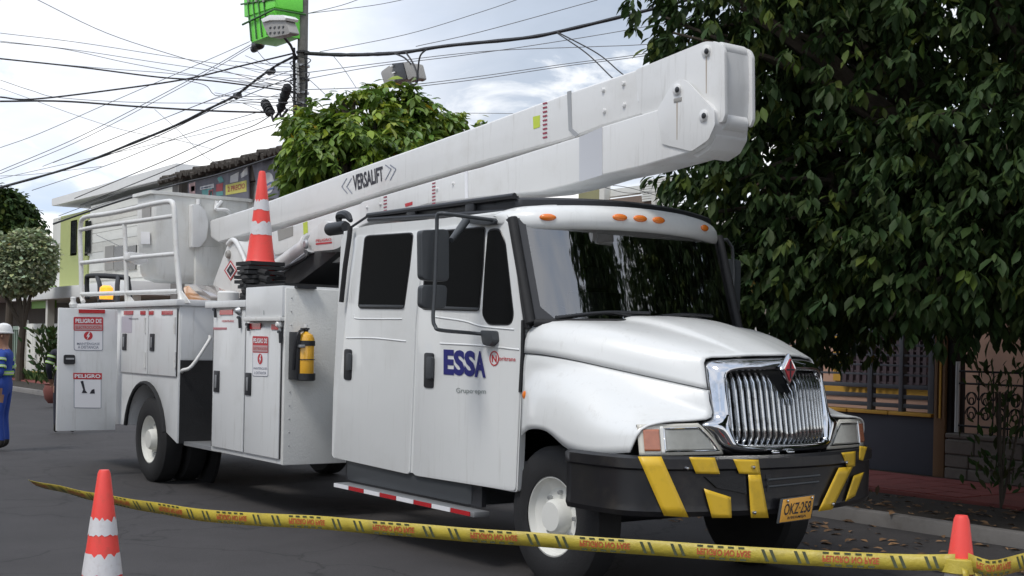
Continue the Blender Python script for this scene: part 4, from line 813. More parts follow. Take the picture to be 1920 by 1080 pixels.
cols = list(zip(*rows)); gr = grid('grille_surround', [list(c) for c in cols], CHR, TK, 1, 0, ang=60)
bm = bmesh.new(); add_box(bm, (.78, CY - .46, 1.05), (.9, CY + .46, 1.56)); bm_obj('radiator_screen', bm, BLK, gr)
NS = 10; gi = 0
for s in (-1, 1):
    for k in range(NS):
        off = .024 + k * .0455; y = CY + s * off; ztop = 1.53 if off > .13 else 1.37 + off * 1.25; zbot = 1.06
        xx = lambda z: fr(y, z) + .012 - .1 * off * .4
        bm = bmesh.new(); n = 8; hw = .0105
        prof = [(-hw, -.05), (-hw, 0), (-hw * .5, .012), (hw * .5, .012), (hw, 0), (hw, -.05)]; prev = None
        for i in range(n + 1):
            z = zbot + (ztop - zbot) * i / n; b_ = -.035 if i in (0, n) else 0; rg_ = [bm.verts.new((xx(z) + b_ + dx, y + dy, z)) for dy, dx in prof]
            if prev:
                for j in range(len(prof) - 1): bm.faces.new([prev[j], prev[j + 1], rg_[j + 1], rg_[j]])
            prev = rg_
        bmesh.ops.recalc_face_normals(bm, faces=bm.faces); bm_obj('slat', bm, CHR2, gr, ang=50)
tube('grille_rim', [(fr(CY + u_, 1.055) + .02, CY + u_, 1.055) for u_ in np.linspace(-.46, .46, 17)], .012, CHR2, gr)
# diamond emblem
ec = Vector((fr(CY, 1.58) + .05, CY, 1.555)); dm = lambda w_, h_, d_: [ec + Vector((d_ + (-.0), 0, h_)), ec + Vector((d_, w_, 0)), ec + Vector((d_, 0, -h_)), ec + Vector((d_, -w_, 0))]
em = ex('emblem', dm(.07, .108, .0), (.03, 0, 0), CHR, gr, .006); ex('emblem_face', dm(.047, .072, .031), (.006, 0, 0), REDS, em)
box('emblem_bar', (ec.x + .037, CY - .036, ec.z - .006), (ec.x + .041, CY + .036, ec.z + .006), BLKS, em); box('emblem_bar', (ec.x + .037, CY - .006, ec.z - .058), (ec.x + .041, CY + .006, ec.z - .008), BLKS, em); box('emblem_bar', (ec.x + .037, CY - .006, ec.z + .008), (ec.x + .041, CY + .006, ec.z + .058), BLKS, em)
# headlights
BOWL = mat('headlight_bowl', (.40, .40, .37), .3, .6, var=.25, vs=16); LDIV = mat('headlight_divider', (.8, .8, .76), .25)
for s in (-1, 1):
    def hp(u, v, off=0):
        yy = .235 + .57 * u; x = .915 + .115 * math.sin(max(u, 0) * 1.4) - .03 * v - .10 * max(0, .3 - u) ** 1.2; z = 1.005 + .205 * v - .012 * (1 - u) * v
        if u < 0: x = .915 - .03 * v + u * 1.6; yy = .235 + u * .45
        return Vector((x + off, yy if s < 0 else 2 * CY - yy, z))
    def patch_(nm, u0, u1, v0, v1, m, par, off, slant=.32, n=10):
        rows = []
        for i in range(n + 1):
            v = v0 + (v1 - v0) * i / n; ue = u1 - slant * max(0, v) ** 1.4 if u1 > .6 else u1; rows.append([hp(u0 + (ue - u0) * j / 14, v, off) for j in range(15)])
        return grid(nm, rows, m, par, 0, .004, ang=60)
    hl = patch_('headlight', -.025, 1.0, 0, 1.0, LENS, TK, 0); patch_('reflector_bowl', .24, .93, .13, .86, BOWL, hl, .006); patch_('divider', .20, .235, .05, .93, LDIV, hl, .008, 0); patch_('turn_signal', .02, .19, .14, .84, mat('turn_signal_lens', (.48, .17, .09), .18, coat=1, var=.3, vs=20), hl, .007, 0)
    rim = []
    for t_ in np.linspace(0, 1, 11): rim.append(hp(.24 + (.93 - .24) * t_, .13, .010))
    for t_ in np.linspace(0, 1, 9): v = .13 + .73 * t_; rim.append(hp(.93 - .32 * v ** 1.4, v, .010))
    for t_ in np.linspace(0, 1, 11): rim.append(hp((.93 - .32 * .86 ** 1.4) * (1 - t_) + .24 * t_, .86, .010))
    rim.append(rim[0]); tube('bezel_line', rim, .005, CHR, hl, 6)
    rows = [[hp(.0, v, -.03), hp(.3, v, -.05), hp(1.03 - .30 * max(0, min(1, v)) ** 1.4, v, -.03)] for v in (-.1, .5, .98)]; grid('housing', rows, BLK, hl, 0, .02)
lathe('side_marker', [(.03, -.004), (.028, -.012), (.01, -.02)], (-.36, .235, 1.33), AMB, TK, 'Y')
# bumper: plan curve swept
def plan(n=40):
    P = [(.30, .10), (.62, .11), (.86, .17), (1.02, .36), (1.12, .62), (1.2, .93), (1.23, CY)]; P = [Vector((a, b, 0)) for a, b in P]; Q = smoothpts(P, 6); Q = Q + [Vector((p.x, 2 * CY - p.y, 0)) for p in Q[-2::-1]]; return Q
PL = plan(); sec = [(-.12, .99), (-.015, 1.0), (.01, .985), (.012, .93), (-.005, .915), (-.005, .70), (.0, .66), (-.015, .63), (-.12, .62)]
def norm(i):
    a = PL[max(0, i - 1)]; b = PL[min(len(PL) - 1, i + 1)]; d = (b - a).normalized(); return Vector((d.y, -d.x, 0))
rows = [[(PL[i] + norm(i) * dx) + Vector((0, 0, z)) for i in range(len(PL))] for dx, z in sec]; bmp = grid('bumper', rows, BUMP, TK, 0, .012, ang=30)
ends = None
def onb(px, py, off=.02):
    q = ray(px, py); best = None
    for i in range(len(PL) - 1):
        A = PL[i] + norm(i) * off; B = PL[i + 1] + norm(i + 1) * off; e = B - A; n_ = Vector((e.y, -e.x, 0)); dn = q.dot(n_)
        if abs(dn) < 1e-6: continue
        t = (A - CAM).dot(n_) / dn; P = CAM + q * t; s = (P - A).dot(e) / e.length_squared
        if -.02 <= s <= 1.02 and t > 0 and (best is None or t < best[0]): best = (t, P)
    if best is None:
        i = len(PL) - 1; return PL[i] + Vector((0, 0, .8))
    return best[1]
def stripe(c):  # c: pixel quad tl,tr,br,bl -> curved patch on the bumper
    rows = []
    for i in range(7):
        v = i / 6; l = Vector(c[0]).lerp(Vector(c[3]), v); r_ = Vector(c[1]).lerp(Vector(c[2]), v); rows.append([onb(*l.lerp(r_, j / 5)) for j in range(6)])
    grid('yellow_stripe', rows, YEL, bmp, 0, .004, ang=60)
for c in ([(1196, 856), (1240, 856), (1291, 970), (1245, 967)], [(1292, 857), (1340, 858), (1350, 889), (1305, 888)], [(1320, 916), (1370, 932), (1372, 971), (1335, 971)],
          [(1375, 861), (1422, 862), (1426, 890), (1386, 888)], [(1403, 890), (1426, 890), (1441, 971), (1408, 971)], [(1578, 849), (1604, 846), (1603, 874), (1588, 876)], [(1573, 877), (1599, 875), (1560, 955), (1534, 959)], [(1612, 836), (1626, 838), (1618, 864), (1611, 862)], [(1601, 892), (1620, 885), (1603, 930), (1585, 940)]): stripe(c)
for px, py in ((1412, 876), (1414, 961), (1288, 878), (1586, 867), (1561, 945)):
    c = onb(px, py, .026); lathe('bumper_bolt', [(.014, -.008), (.012, .01), (.004, .014)], c, CHR, bmp, 'X', 10)
for cs in ([(1436, 890), (1535, 882), (1530, 912), (1438, 922)],):
    q = [onb(a, b, .004) for a, b in cs]; o = ex('air_intake', q, (-.02, 0, 0), BLK, bmp)
    for k in range(2): a = q[3].lerp(q[0], .3 + .4 * k); b = q[2].lerp(q[1], .3 + .4 * k); tube('intake_bar', [a + Vector((.015, 0, 0)), b + Vector((.015, 0, 0))], .008, MIR, o)
for cs in ([(1322, 894), (1398, 893), (1400, 926), (1345, 915)], [(1583, 880), (1594, 878), (1590, 905), (1580, 900)]): ex('fog_recess', [onb(a, b, .018) for a, b in cs], (-.02, 0, 0), RUB, bmp)
for px in (1462, 1492): c = onb(px, 851, .0); lathe('tow_pin', [(.012, -.02), (.016, .0), (.016, .045), (.008, .05)], Vector((1.16, c.y, 1.015)), CHR, bmp, 'Y', 12)
# lower valance between grille and bumper
rows = [[(fr(CY + u_, 1.0) + dx, CY + u_, z) for u_ in np.linspace(-.62, .62, 15)] for dx, z in ((.0, .98), (.0, .94))]; grid('valance', rows, BLK, TK, 0, .01)
# number plate
pc = [Vector((1.262, .98 + .0, .735)), Vector((1.29, 1.28, .735)), Vector((1.29, 1.28, .585)), Vector((1.262, .98, .585))]
pc = [PX(1469, 937, 1.275), PX(1527, 929, 1.275), PX(1520, 972, 1.275), PX(1462, 980, 1.275)]
np_ = ex('number_plate', pc, (-.012, 0, 0), PLT, TK, .002)
def pq(u0, v0, u1, v1, d=.003):
    f = lambda u, v: pc[0].lerp(pc[1], u).lerp(pc[3].lerp(pc[2], u), v) + Vector((d, 0, 0)); return f(u0, v0), f(u1, v0), f(u1, v1), f(u0, v1)
text('lettering', 'OKZ·258', *pq(.07, .2, .93, .7), BLKS, np_, .01); text('lettering', 'B/BERMEJA', *pq(.22, .78, .82, .93), BLKS, np_, .01)
ex('plate_frame', pq(-.04, -.04, 1.04, 1.04, -.002), (-.016, 0, 0), MIR, np_, .003)
for u_ in (.12, .9): lathe('plate_bolt', [(.01, 0), (.009, .008), (.002, .01)], pq(u_, .08, 1, 1, .003)[0], CHR, np_, 'X', 10)
# mirror
MX = -.86
mr = slx('mirror', rpoly([(793, 431), (836, 429), (843, 434), (843, 522), (838, 528), (798, 526), (791, 520), (790, 436)], 6), MX, .07, MIR, TK, .025, 3)
slx('lower_mirror', rpoly([(790, 538), (795, 534), (835, 534), (840, 540), (838, 574), (832, 579), (796, 579), (789, 572)], 6), MX, .06, MIR, mr, .025, 3)
hoop = [PY(930, 413, YC - .02), PY(905, 410, .12), PX(845, 402, MX + .12), PX(828, 400, MX + .08), PX(820, 404, MX + .05), PX(819, 430, MX + .04), PX(815, 540, MX + .04), PX(812, 595, MX + .05), PX(816, 612, MX + .07), PX(826, 619, MX + .09), PY(880, 624, .12), PY(912, 627, YC - .01)]
tube('mirror_arm', hoop, .014, MIR, mr, 8, 5)
sl_('arm_base', rpoly([(900, 619), (922, 620), (924, 640), (914, 650), (904, 645)], 4), YC - .06, .06, MIR, mr, .01)
ex('arm_base', [PY(a, b, YC - .05) for a, b in rpoly([(862, 405), (905, 409), (930, 412), (925, 420), (905, 422), (872, 418)], 4)], (0, .05, 0), MIR, mr, .01)
tube('brace', [PX(846, 450, MX), PY(866, 425, .05), PY(875, 412, .1)], [.02, .03, .03], MIR, mr)
# far mirror
fm = box('mirror', (-.95, 2.62, 2.0), (-.85, 2.86, 2.45), MIR, TK, .03); tube('mirror_arm', [(-.85, 2.47, 1.8), (-.85, 2.72, 1.82), (-.85, 2.74, 2.55), (-.85, 2.47, 2.58)], .014, MIR, fm, 8, 3)
# frame, wheels, steps
for y0 in (CY - .5, CY + .4): box('chassis_rail', (-10.2, y0, .75), (.9, y0 + .1, 1.0), BLK, TK)
box('fuel_tank', (-3.1, .28, .45), (-1.1, .8, .72), MIR, TK, .06)
st = box('step', (-3.1, .18, .40), (-.9, .32, .44), STL, TK, .008)
x = -3.1
k = 0
while x < -1.0: box('reflective_tape', (x, .172, .405), (x + .26, .178, .438), RED if k % 2 else WHS, st); x += .27; k += 1
box('skirt', (-3.12, .3, .46), (-.98, .34, .64), BLK, TK)
def wheel(cx, cy, inner=False, s=1):
    # near-side tyre: outer face at cy
    t = lathe('wheel', [(.28, 0), (.33, -.012 * s), (.45, -.0 * s), (.49, .03 * s), (.495, .12 * s), (.49, .22 * s), (.45, .25 * s), (.28, .25 * s)], (cx, cy, .495), RUB, TK, 'Y', 48, caps=2)
    lathe('rim', [(.285, .01 * s), (.27, .005 * s), (.255, .05 * s), (.2, .09 * s), (.12, .09 * s), (.12, .02 * s), (.1, -.01 * s), (.03, -.012 * s)], (cx, cy, .495), HW, t, 'Y', 40, caps=2)
    for k in range(8): a = k * math.pi / 4; lathe('wheel_nut', [(.016, .09 * s), (.015, .06 * s), (.006, .058 * s)], (cx + .165 * math.cos(a), cy, .495 + .165 * math.sin(a)), STL, t, 'Y', 8)
wheel(-.12, .30); wheel(-.12, 2.42, s=-1); wheel(-7.66, .14); wheel(-7.66, .44); wheel(-7.66, 2.58, s=-1)
bm = bmesh.new(); add_lathe(bm, [(.08, -1.0), (.08, 1.0)], (-.12, CY, .495), 'Y', 12); add_lathe(bm, [(.1, -1.0), (.1, 1.0)], (-7.66, CY, .495), 'Y', 12); bm_obj('axle', bm, BLK, TK)
box('engine_block', (-.3, CY - .35, .6), (.75, CY + .35, 1.5), BLK, TK, .03)
# ---- service body
YB = .08; ZB = .52; YR = 2.62
def XB(px, Y=YB): return PY(px, 600, Y).x
zt1 = 2.04
xr0 = -10.35; xs0 = XB(333); xs1 = XB(397); xe = XB(532)
arch = [(-7.66 + .66 * math.cos(a), .495 + .66 * math.sin(a)) for a in np.linspace(math.pi, 0, 17)]
arch = [p for p in arch if p[1] > ZB]
pts = [(xr0, zt1), (xr0, ZB)] + [(a, b) for a, b in arch] + [(xs0, ZB), (xs0, zt1)]
ex('rear_locker', [(a, YB + .02, b) for a, b in pts], (0, .55, 0), WH2, TK, .008)
ex('far_locker', [(a, YR - .5, b) for a, b in pts], (0, .5, 0), WH2, TK, .008)
box('deck', (xr0, YB + .56, 1.0), (xe - .02, YR - .5, 1.12), STL, TK); box('tail_panel', (xr0 - .03, YB + .02, .6), (xr0, YR, zt1), WH2, TK)
box('top_ledge', (xr0, YB - .03, zt1), (xs0 + .03, YB + .58, zt1 + .07), WH2, TK, .012)
tube('arch_trim', [(a, YB + .0, b) for a, b in arch], .025, RUB, TK, 6)
bm = bmesh.new(); add_lathe(bm, [(.66, .62), (.66, .66)], (-7.66, YB + .03, .495), 'Y', 32); bm_obj('wheel_well', bm, RUB, TK)
def lk(Y): return lambda a, b, c, d, nm, m, par, th=.015, bev=.004: sl_(nm, [(a, b), (c, b), (c, d), (a, d)], Y, th, m, par, bev)
def door_b(x0, x1, z0, z1, m=WH2): return box('locker_door', (x0, YB, z0), (x1, YB + .02, z1), m, TK, .008)
xd0, xd1, xd2 = XB(226), XB(278), XB(331)
zd0 = PY(280, 702, YB).z; dA = door_b(xd0, xd1 - .01, zd0, zt1 - .03); dB = door_b(xd1 + .01, xd2 - .01, zd0, zt1 - .03)
for dd, pxs in ((dA, (233, 250)), (dA, (264, 273)), (dB, (280, 288)), (dB, (304, 324))):
    a, b = PY(pxs[0], 583, YB), PY(pxs[1], 590, YB); box('reflector', (a.x, YB - .008, b.z), (b.x, YB, a.z), RED, dd)
def latch(px, py, dd, Y=YB, hh=.2):
    c = PY(px, py, Y); o = box('latch', (c.x - .07, Y - .012, c.z - hh / 2), (c.x + .07, Y, c.z + hh / 2), BLK, dd, .03); box('latch_grip', (c.x - .015, Y - .022, c.z - hh * .3), (c.x + .02, Y - .012, c.z + hh * .3), STL, o, .004)
for xg in (xd0, xd1, xd2): box('door_seal', (xg - .008, YB + .008, zd0), (xg + .006, YB + .019, zt1 - .03), SEAL, TK)
latch(234, 641, dA); latch(286, 642, dB)
for dd, px in ((dA, 273), (dB, 329)):
    for py in (610, 675): c = PY(px, py, YB); lathe('hinge', [(.014, -.09), (.014, .09)], (c.x, YB - .008, c.z), RAILM, dd, 'Z', 8)
box('label', (PY(241, 0, YB).x, YB - .003, PY(241, 624, YB).z), (PY(260, 0, YB).x, YB - .001, PY(241, 593, YB).z), mat('pale_lilac_label', (.5, .47, .53), .6), dA)
text('lettering', 'PRECAUCIÓN', *[PY(a, b, YB - .005) for a, b in ((242, 596), (259, 596), (259, 599), (242, 599))], BLKS, dA)
# panel under the doors follows the arch
for k in range(14): c_ = Vector((XB(228) + (XB(331) - XB(228)) * k / 13, YB + .02, zt1 - .018)); lathe('rivet', [(.007, -.001), (.005, -.006)], c_, RAILM, TK, 'Y', 6)
for k in range(12): c_ = PX(535, 560, xe + .035); lathe('rivet', [(.008, .0), (.005, .006)], (xe + .035, .14, .7 + k * .125), STL, TK, 'X', 6)
# step recess between the lockers
Xw = xs0
box('step_wall', (Xw - .02, YB + .04, 1.45), (Xw + .005, YB + .9, zt1 + .04), WH2, TK, .004); box('step_opening', (Xw - .02, YB + .04, ZB), (Xw + .004, YB + .9, 1.44), RUB, TK); box('step_tread', (Xw, YB + .1, .5), (xs1, YB + .6, .54), STL, TK)
tube('grab_handle', [PX(393, 631, Xw + .05), PX(391, 640, Xw + .12), PX(360, 686, Xw + .12), PX(343, 694, Xw + .06), PX(341, 697, Xw + .01)], .02, RAILM, TK, 8, 4)
# front locker
flk = box('front_locker', (xs1, YB + .02, ZB), (xe, YR, 1.86), WH2, TK, .008)
box('top_ledge', (xs1 - .12, YB - .03, 2.0), (XB(464), YB + .5, 2.07), WH2, TK, .01); box('locker_top', (xs1, YB + .02, 1.86), (XB(464), YR, 2.0), WH2, TK)
xm = XB(461)
d3 = door_b(XB(401), xm - .02, ZB + .05, 1.97); d4 = door_b(xm + .01, XB(526), ZB + .05, 1.80)
for dd, a, b, y0, y1 in ((d3, 413, 437, 581, 590), (d4, 466, 489, 606, 617), (d4, 510, 522, 608, 618)): p, q = PY(a, y0, YB), PY(b, y1, YB); box('reflector', (p.x, YB - .008, q.z), (q.x, YB, p.z), RED, dd)
latch(407, 715, d3, hh=.22); latch(466, 720, d4, hh=.22)
text('lettering', 'NORITRANS', *[PY(a, b, YB - .005) for a, b in ((416, 600), (438, 600), (438, 604), (416, 604))], REDS, d3); box('label', (PY(413, 0, YB).x, YB - .004, PY(413, 618, YB).z), (PY(438, 0, YB).x, YB - .001, PY(438, 614, YB).z), mat('print_faded_red', (.5, .2, .22), .6), d3)
for dd, a, b, c in ((d3, 403, 580, 595), (d3, 449, 595, 615), (d4, 465, 608, 620), (d4, 525, 622, 643)): tube('door_stay', [PY(a - 3, b, YB - .02), PY(a, b + 1, YB - .02), PY(a + 1, c, YB - .02)], .016, BLK, dd, 6)
for xg in (XB(399.5), xm - .005, XB(527)): box('door_seal', (xg - .008, YB + .008, ZB + .05), (xg + .006, YB + .019, 1.80), SEAL, TK)
# raised top box
tbx = box('top_box', (XB(465), YB - .03, 1.90), (xe + .02, YR, 2.19), WH2, TK, .012); box('box_lip', (XB(465), YB - .05, 1.86), (xe + .02, YB + .1, 1.90), RAILM, tbx, .008)
box('box_mat', (XB(462), YB + .0, 2.192), (xe + .0, YR, 2.215), RUB, tbx)
text('lettering', 'l', *[PY(a, b, YB - .035) for a, b in ((494, 582), (495, 582), (495, 590), (494, 590))], GTXT, tbx)
# diamond-plate wall facing forward
box('tread_plate_wall', (xe + .003, YB + .0, ZB), (xe + .035, YR, 2.17), DIA, TK, .01)
for y_ in (.82,): box('wall_seam', (xe + .036, y_, ZB), (xe + .042, y_ + .012, 2.17), WH2, TK)
pw = PX(572, 539, xe + .04); box('wall_clip', (pw.x - .02, pw.y - .1, pw.z - .012), (pw.x + .04, pw.y + .1, pw.z + .012), BLK, TK)
lathe('knob', [(.03, 0), (.04, -.02), (.02, -.05)], PY(527, 608, YB), HELM, TK, 'Y', 12); lathe('knob', [(.03, 0), (.045, -.02), (.02, -.06)], PY(451, 583, YB), STL, TK, 'Y', 12)
# open door at the rear, swung out toward the street
XO = -8.5
od = box('open_door', (XO - .05, PX(110, 600, XO).y, .55), (XO, PX(221, 600, XO).y, PX(110, 577, XO).z), WH2, TK, .012)
def xq(a, b, c, d, nm, m, par, th=.006, off=.0, r=0):
    pts = [(a, b), (c, b + (c - a) * .012), (c, d + (c - a) * .012), (a, d)]
    if r: pts = rpoly(pts, r, 3)
    return ex(nm, [PX(p[0], p[1], XO + off) for p in pts], (-th, 0, 0), m, par)
def xtext(s, a, b, c, d, m, par, off, o=.02): return text('lettering', s, *[PX(p[0], p[1], XO + off) for p in ((a, b), (c, b + .4), (c, d + .4), (a, d))], m, par, o)
xq(148, 580, 197, 587, 'reflector', RED, od, .012, .012)
sg = xq(138.5, 594, 193, 657, 'warning_sign', GRYS, od, .004, .003, 4); xq(139.7, 595, 192, 656, 'sign_face', WHS, sg, .001, .0045, 3.5); xq(138, 594, 193.5, 620, 'sign_header', REDS, sg, .001, .006, 3)
xtext('PELIGRO DE', 141.5, 597.5, 190.5, 605.5, WHS, sg, .0085, .03); xq(140, 608, 191.5, 618.5, 'header_strip', sgc[5], sg, .001, .0085, 1); xtext('ELECTROCUCIÓN', 142, 609.5, 190, 616.5, REDS, sg, .0105, .01)
ci = [(165.5 + 8.3 * math.cos(a), 629.5 + 8 * math.sin(a)) for a in np.linspace(0, 2 * math.pi, 24)[:-1]]; ex('round_symbol', [PX(a, b, XO + .007) for a, b in ci], (-.001, 0, 0), REDS, sg)
ex('bolt_symbol', [PX(a, b, XO + .0095) for a, b in ((167, 623), (162, 631), (165, 631), (163, 637), (169, 629), (166, 629), (169, 623))], (-.001, 0, 0), WHS, sg)
xtext('MANTÉNGASE', 144.5, 641, 187, 646.5, GRYS, sg, .007, .01); xtext('A DISTANCIA', 146, 648, 185, 653.5, GRYS, sg, .007, .01)
lt = xq(120, 665, 141, 683, 'latch', BLK, od, .02, .02, 4); xq(124, 671, 139, 674, 'latch_grip', STL, lt, .012, .034)
sg = xq(138.5, 700, 190, 765, 'warning_sign', GRYS, od, .004, .003, 2); xq(139.7, 711, 189, 764, 'sign_face', WHS, sg, .001, .0045); xq(137.5, 699, 191, 711, 'sign_header', REDS, sg, .001, .006); xtext('PELIGRO', 140, 701.5, 188.5, 708.5, WHS, sg, .0085, .03)
ex('boom_symbol', [PX(a, b, XO + .007) for a, b in ((151, 715), (156, 714), (160, 732), (164, 737), (153, 737), (156, 731))], (-.001, 0, 0), BLKS, sg); ex('figure_symbol', [PX(a, b, XO + .007) for a, b in ((168, 738), (172, 731), (177, 729), (178, 738))], (-.001, 0, 0), BLKS, sg)
lathe('stud', [(.04, 0), (.05, .04), (.03, .08), (.035, .12), (.02, .13)], PX(137, 577, XO - .1), RAILM, od, 'Z', 12)
# sign on the front locker door
def ysign(a, b, c, d, nm, m, par, off, r=0):
    pts = [(a, b), (c, b + (c - a) * .03), (c, d + (c - a) * .03), (a, d)]; pts = rpoly(pts, r, 3) if r else pts
    return sl_(nm, pts, YB - off, .001, m, par)
def yt(s, a, b, c, d, m, par, off, o=.02): return text('lettering', s, *[PY(p[0], p[1], YB - off) for p in ((a, b), (c, b + .7), (c, d + .7), (a, d))], m, par, o)
sg = ysign(473.5, 630, 502.5, 705.5, 'warning_sign', GRYS, d4, .003, 3); ysign(474.2, 631, 501.8, 704.5, 'sign_face', WHS, sg, .0045, 3); ysign(473.5, 630, 502.5, 661, 'sign_header', REDS, sg, .006, 2)
yt('PELIGRO DE', 475, 634, 501, 643, WHS, sg, .0085, .03); ysign(474.5, 647, 501.5, 659, 'header_strip', sgc[5], sg, .0085); yt('ELECTROCUCIÓN', 475.5, 649.5, 500.5, 656, REDS, sg, .0105, .0)
ci = [(487.5 + 4.6 * math.cos(a), 673 + 10 * math.sin(a)) for a in np.linspace(0, 2 * math.pi, 24)[:-1]]; sl_('round_symbol', ci, YB - .007, .001, REDS, sg); sl_('bolt_symbol', [(488.5, 665), (485.5, 674), (487.3, 674), (486.3, 681), (489.7, 672), (488, 672), (489.5, 665)], YB - .0095, .001, WHS, sg)
yt('MANTÉNGASE', 475.5, 687, 500, 692.5, GRYS, sg, .007, .0); yt('A DISTANCIA', 476.5, 696, 499, 701.5, GRYS, sg, .007, .0)
# railing
RY = .15
rl = tube('railing', [PY(156, 566, RY), PY(153, 552, RY), PY(152, 500, RY), PY(150, 450, RY), PY(151, 425, RY), PY(158, 408, RY), PY(195, 402, RY), PY(232, 395, RY), PY(285, 383, RY), PY(316, 378, RY), PY(324, 382, RY), PY(327, 400, RY), PY(331, 476, RY), PY(337, 545, RY), PY(341, 566, RY)], .032, RAILM, TK, 8, 3)
for pts in ([(151, 431), (175, 426), (326, 405)], [(153, 493), (240, 484), (330, 476)], [(153, 552), (334, 546)], [(233.6, 421), (236, 490), (238, 568)]): tube('rail', [PY(a, b, RY) for a, b in pts], .028, RAILM, rl, 8)
ex('foot_plate', [PY(a, b, RY) for a, b in ((333, 545), (340, 545), (356, 568), (333, 568))], (0, .01, 0), RAILM, rl)
ex('foot_plate', [PY(a, b, RY) for a, b in ((235, 553), (242, 553), (254, 569), (235, 569))], (0, .01, 0), RAILM, rl)
tube('black_hoop', [PY(164, 560, 1.2), PY(163, 527, 1.2), PY(170, 517, 1.2), PY(232, 520, 1.2), PY(240, 528, 1.2), PY(244, 565, 1.2)], .04, RUB, TK, 8, 4)
for a, b in ((182, 187), (222, 220)): tube('black_hoop', [PY(a, 519, 1.2), PY(b, 535, 1.0), PY(b, 568, .9)], .035, RUB, TK, 8, 3)
for a, b in ((150, 1.2), (207, 1.0)): pass
# beacon
c = PY(199, 567, .5); bc = lathe('beacon', [(.1, 0), (.11, .03), (.1, .04)], c, BLK, TK, 'Z', 20); lathe('beacon_lens', [(.085, .04), (.09, .08), (.085, .2), (.05, .23)], c, AMBL, bc, 'Z', 20)
al = sl_('amber_flood_lamp', rpoly([(343, 538), (358, 534), (378, 543), (396, 560), (390, 568), (358, 568), (347, 553)], 5), .5, .3, AMBG, TK, .04, 3); sl_('lamp_cap', rpoly([(352, 534), (366, 533), (396, 556), (394, 565), (376, 556)], 4), .47, .25, mat('smoky_lens', (.25, .22, .2), .1, coat=1), al, .02)
box('rust_board', (PY(372, 560, 1.0).x, .98, 2.0), (PY(402, 560, 1.0).x, 1.05, PY(380, 540, 1.0).z), RUST, TK)
# ---- bucket
XB_ = -8.52
def bk(px, py, x=XB_): return PX(px, py, x)
yn = .45; yf_ = 1.72; zb0, zb1 = 2.38, 3.46
bm = bmesh.new()
def brow(z, sh, r): 
    x0, x1, y0, y1 = -9.15 + sh, XB_ - sh * .3, yn + sh, yf_ - sh; o = []
    for cx_, cy_, a0 in ((x1 - r, y1 - r, 0), (x0 + r, y1 - r, 90), (x0 + r, y0 + r, 180), (x1 - r, y0 + r, 270)):
        for k in range(5): a = R(a0 + k * 22.5); o.append((cx_ + r * math.cos(a), cy_ + r * math.sin(a), z))
    return o
lev = [(zb0, .16, .1), (zb0 + .04, .07, .1), (zb0 + .12, .035, .08), (zb1 - .4, .0, .05), (zb1, 0, .05), (zb1, -.05, .05), (zb1 + .04, -.05, .05), (zb1 + .04, .03, .05), (zb0 + .3, .05, .05)]
RR = [[bm.verts.new(p) for p in brow(*l)] for l in lev]
for i in range(len(RR) - 1):
    for j in range(20): bm.faces.new([RR[i][j], RR[i][(j + 1) % 20], RR[i + 1][(j + 1) % 20], RR[i + 1][j]])
bm.faces.new(RR[0]); bm.faces.new(RR[-1]); bmesh.ops.recalc_face_normals(bm, faces=bm.faces); bkt = bm_obj('bucket', bm, FGD, TK, ang=40)
ex('bucket_step', [PX(a, b, XB_ + .12) for a, b in ((243, 472), (276, 476), (278, 490), (262, 496), (243, 486))], (-.2, 0, 0), FG, bkt, .01)
for a, b, c_, d_, m in ((266, 384, 282, 410, LUM), (264, 434, 281, 457, WHS)): sl_('label', [(a, b), (c_, b + 1), (c_, d_ + 1), (a, d_)], yn - .012, .004, m, bkt)
tm_ = [PX(a, b, XB_ + .04) for a, b in ((448, 388), (416, 388))]
ex('bucket_bracket', [PX(a, b, XB_ + .10) for a, b in rpoly([(361, 382), (374, 383), (386, 396), (391, 420), (388, 446), (376, 463), (360, 464)], 4)], (-.12, 0, 0), FG, bkt, .02)
ex('bracket_back', [PX(a, b, XB_ + .06) for a, b in ((357, 384), (366, 384), (366, 464), (357, 464))], (-.06, 0, 0), FG, bkt, .01)
tube('grab_rail', [PX(415, 378, XB_ + .03), PX(405, 392, XB_ + .1), PX(425, 394, XB_ + .12), PX(436, 408, XB_ + .1)], .025, FG, bkt, 6, 4); tube('grab_rail', [PX(372, 374, XB_ + .03), PX(372, 384, XB_ + .04)], .03, FG, bkt); tube('grab_rail', [PX(407, 378, XB_ + .03), PX(405, 394, XB_ + .04)], .03, FG, bkt)
ex('bucket_skirt', [PX(a, b, XB_ + .02) for a, b in ((366, 462), (420, 462), (420, 548), (366, 540))], (-.1, 0, 0), FGD, bkt, .02)
# ---- booms
YU = 1.14; YL = 1.08
ub = sl_('upper_boom', [(393, 413), (464, 391), (640, 326), (741, 290), (900, 234), (1064, 173), (1191, 130), (1237, 117), (1322, 79), (1330, 226), (1255, 200), (1126, 238), (1085, 254), (1054, 264), (900, 305), (731, 356), (620, 392), (430, 449), (409, 455), (394, 446)], YU, .27, FG, TK, .035, 3)
el = sl_('elbow', rpoly([(1190, 131), (1322, 77), (1346, 79), (1351, 88), (1353, 150), (1350, 226), (1300, 232), (1200, 214)], 7), YU - .015, .30, FG, TK, .012, 2)
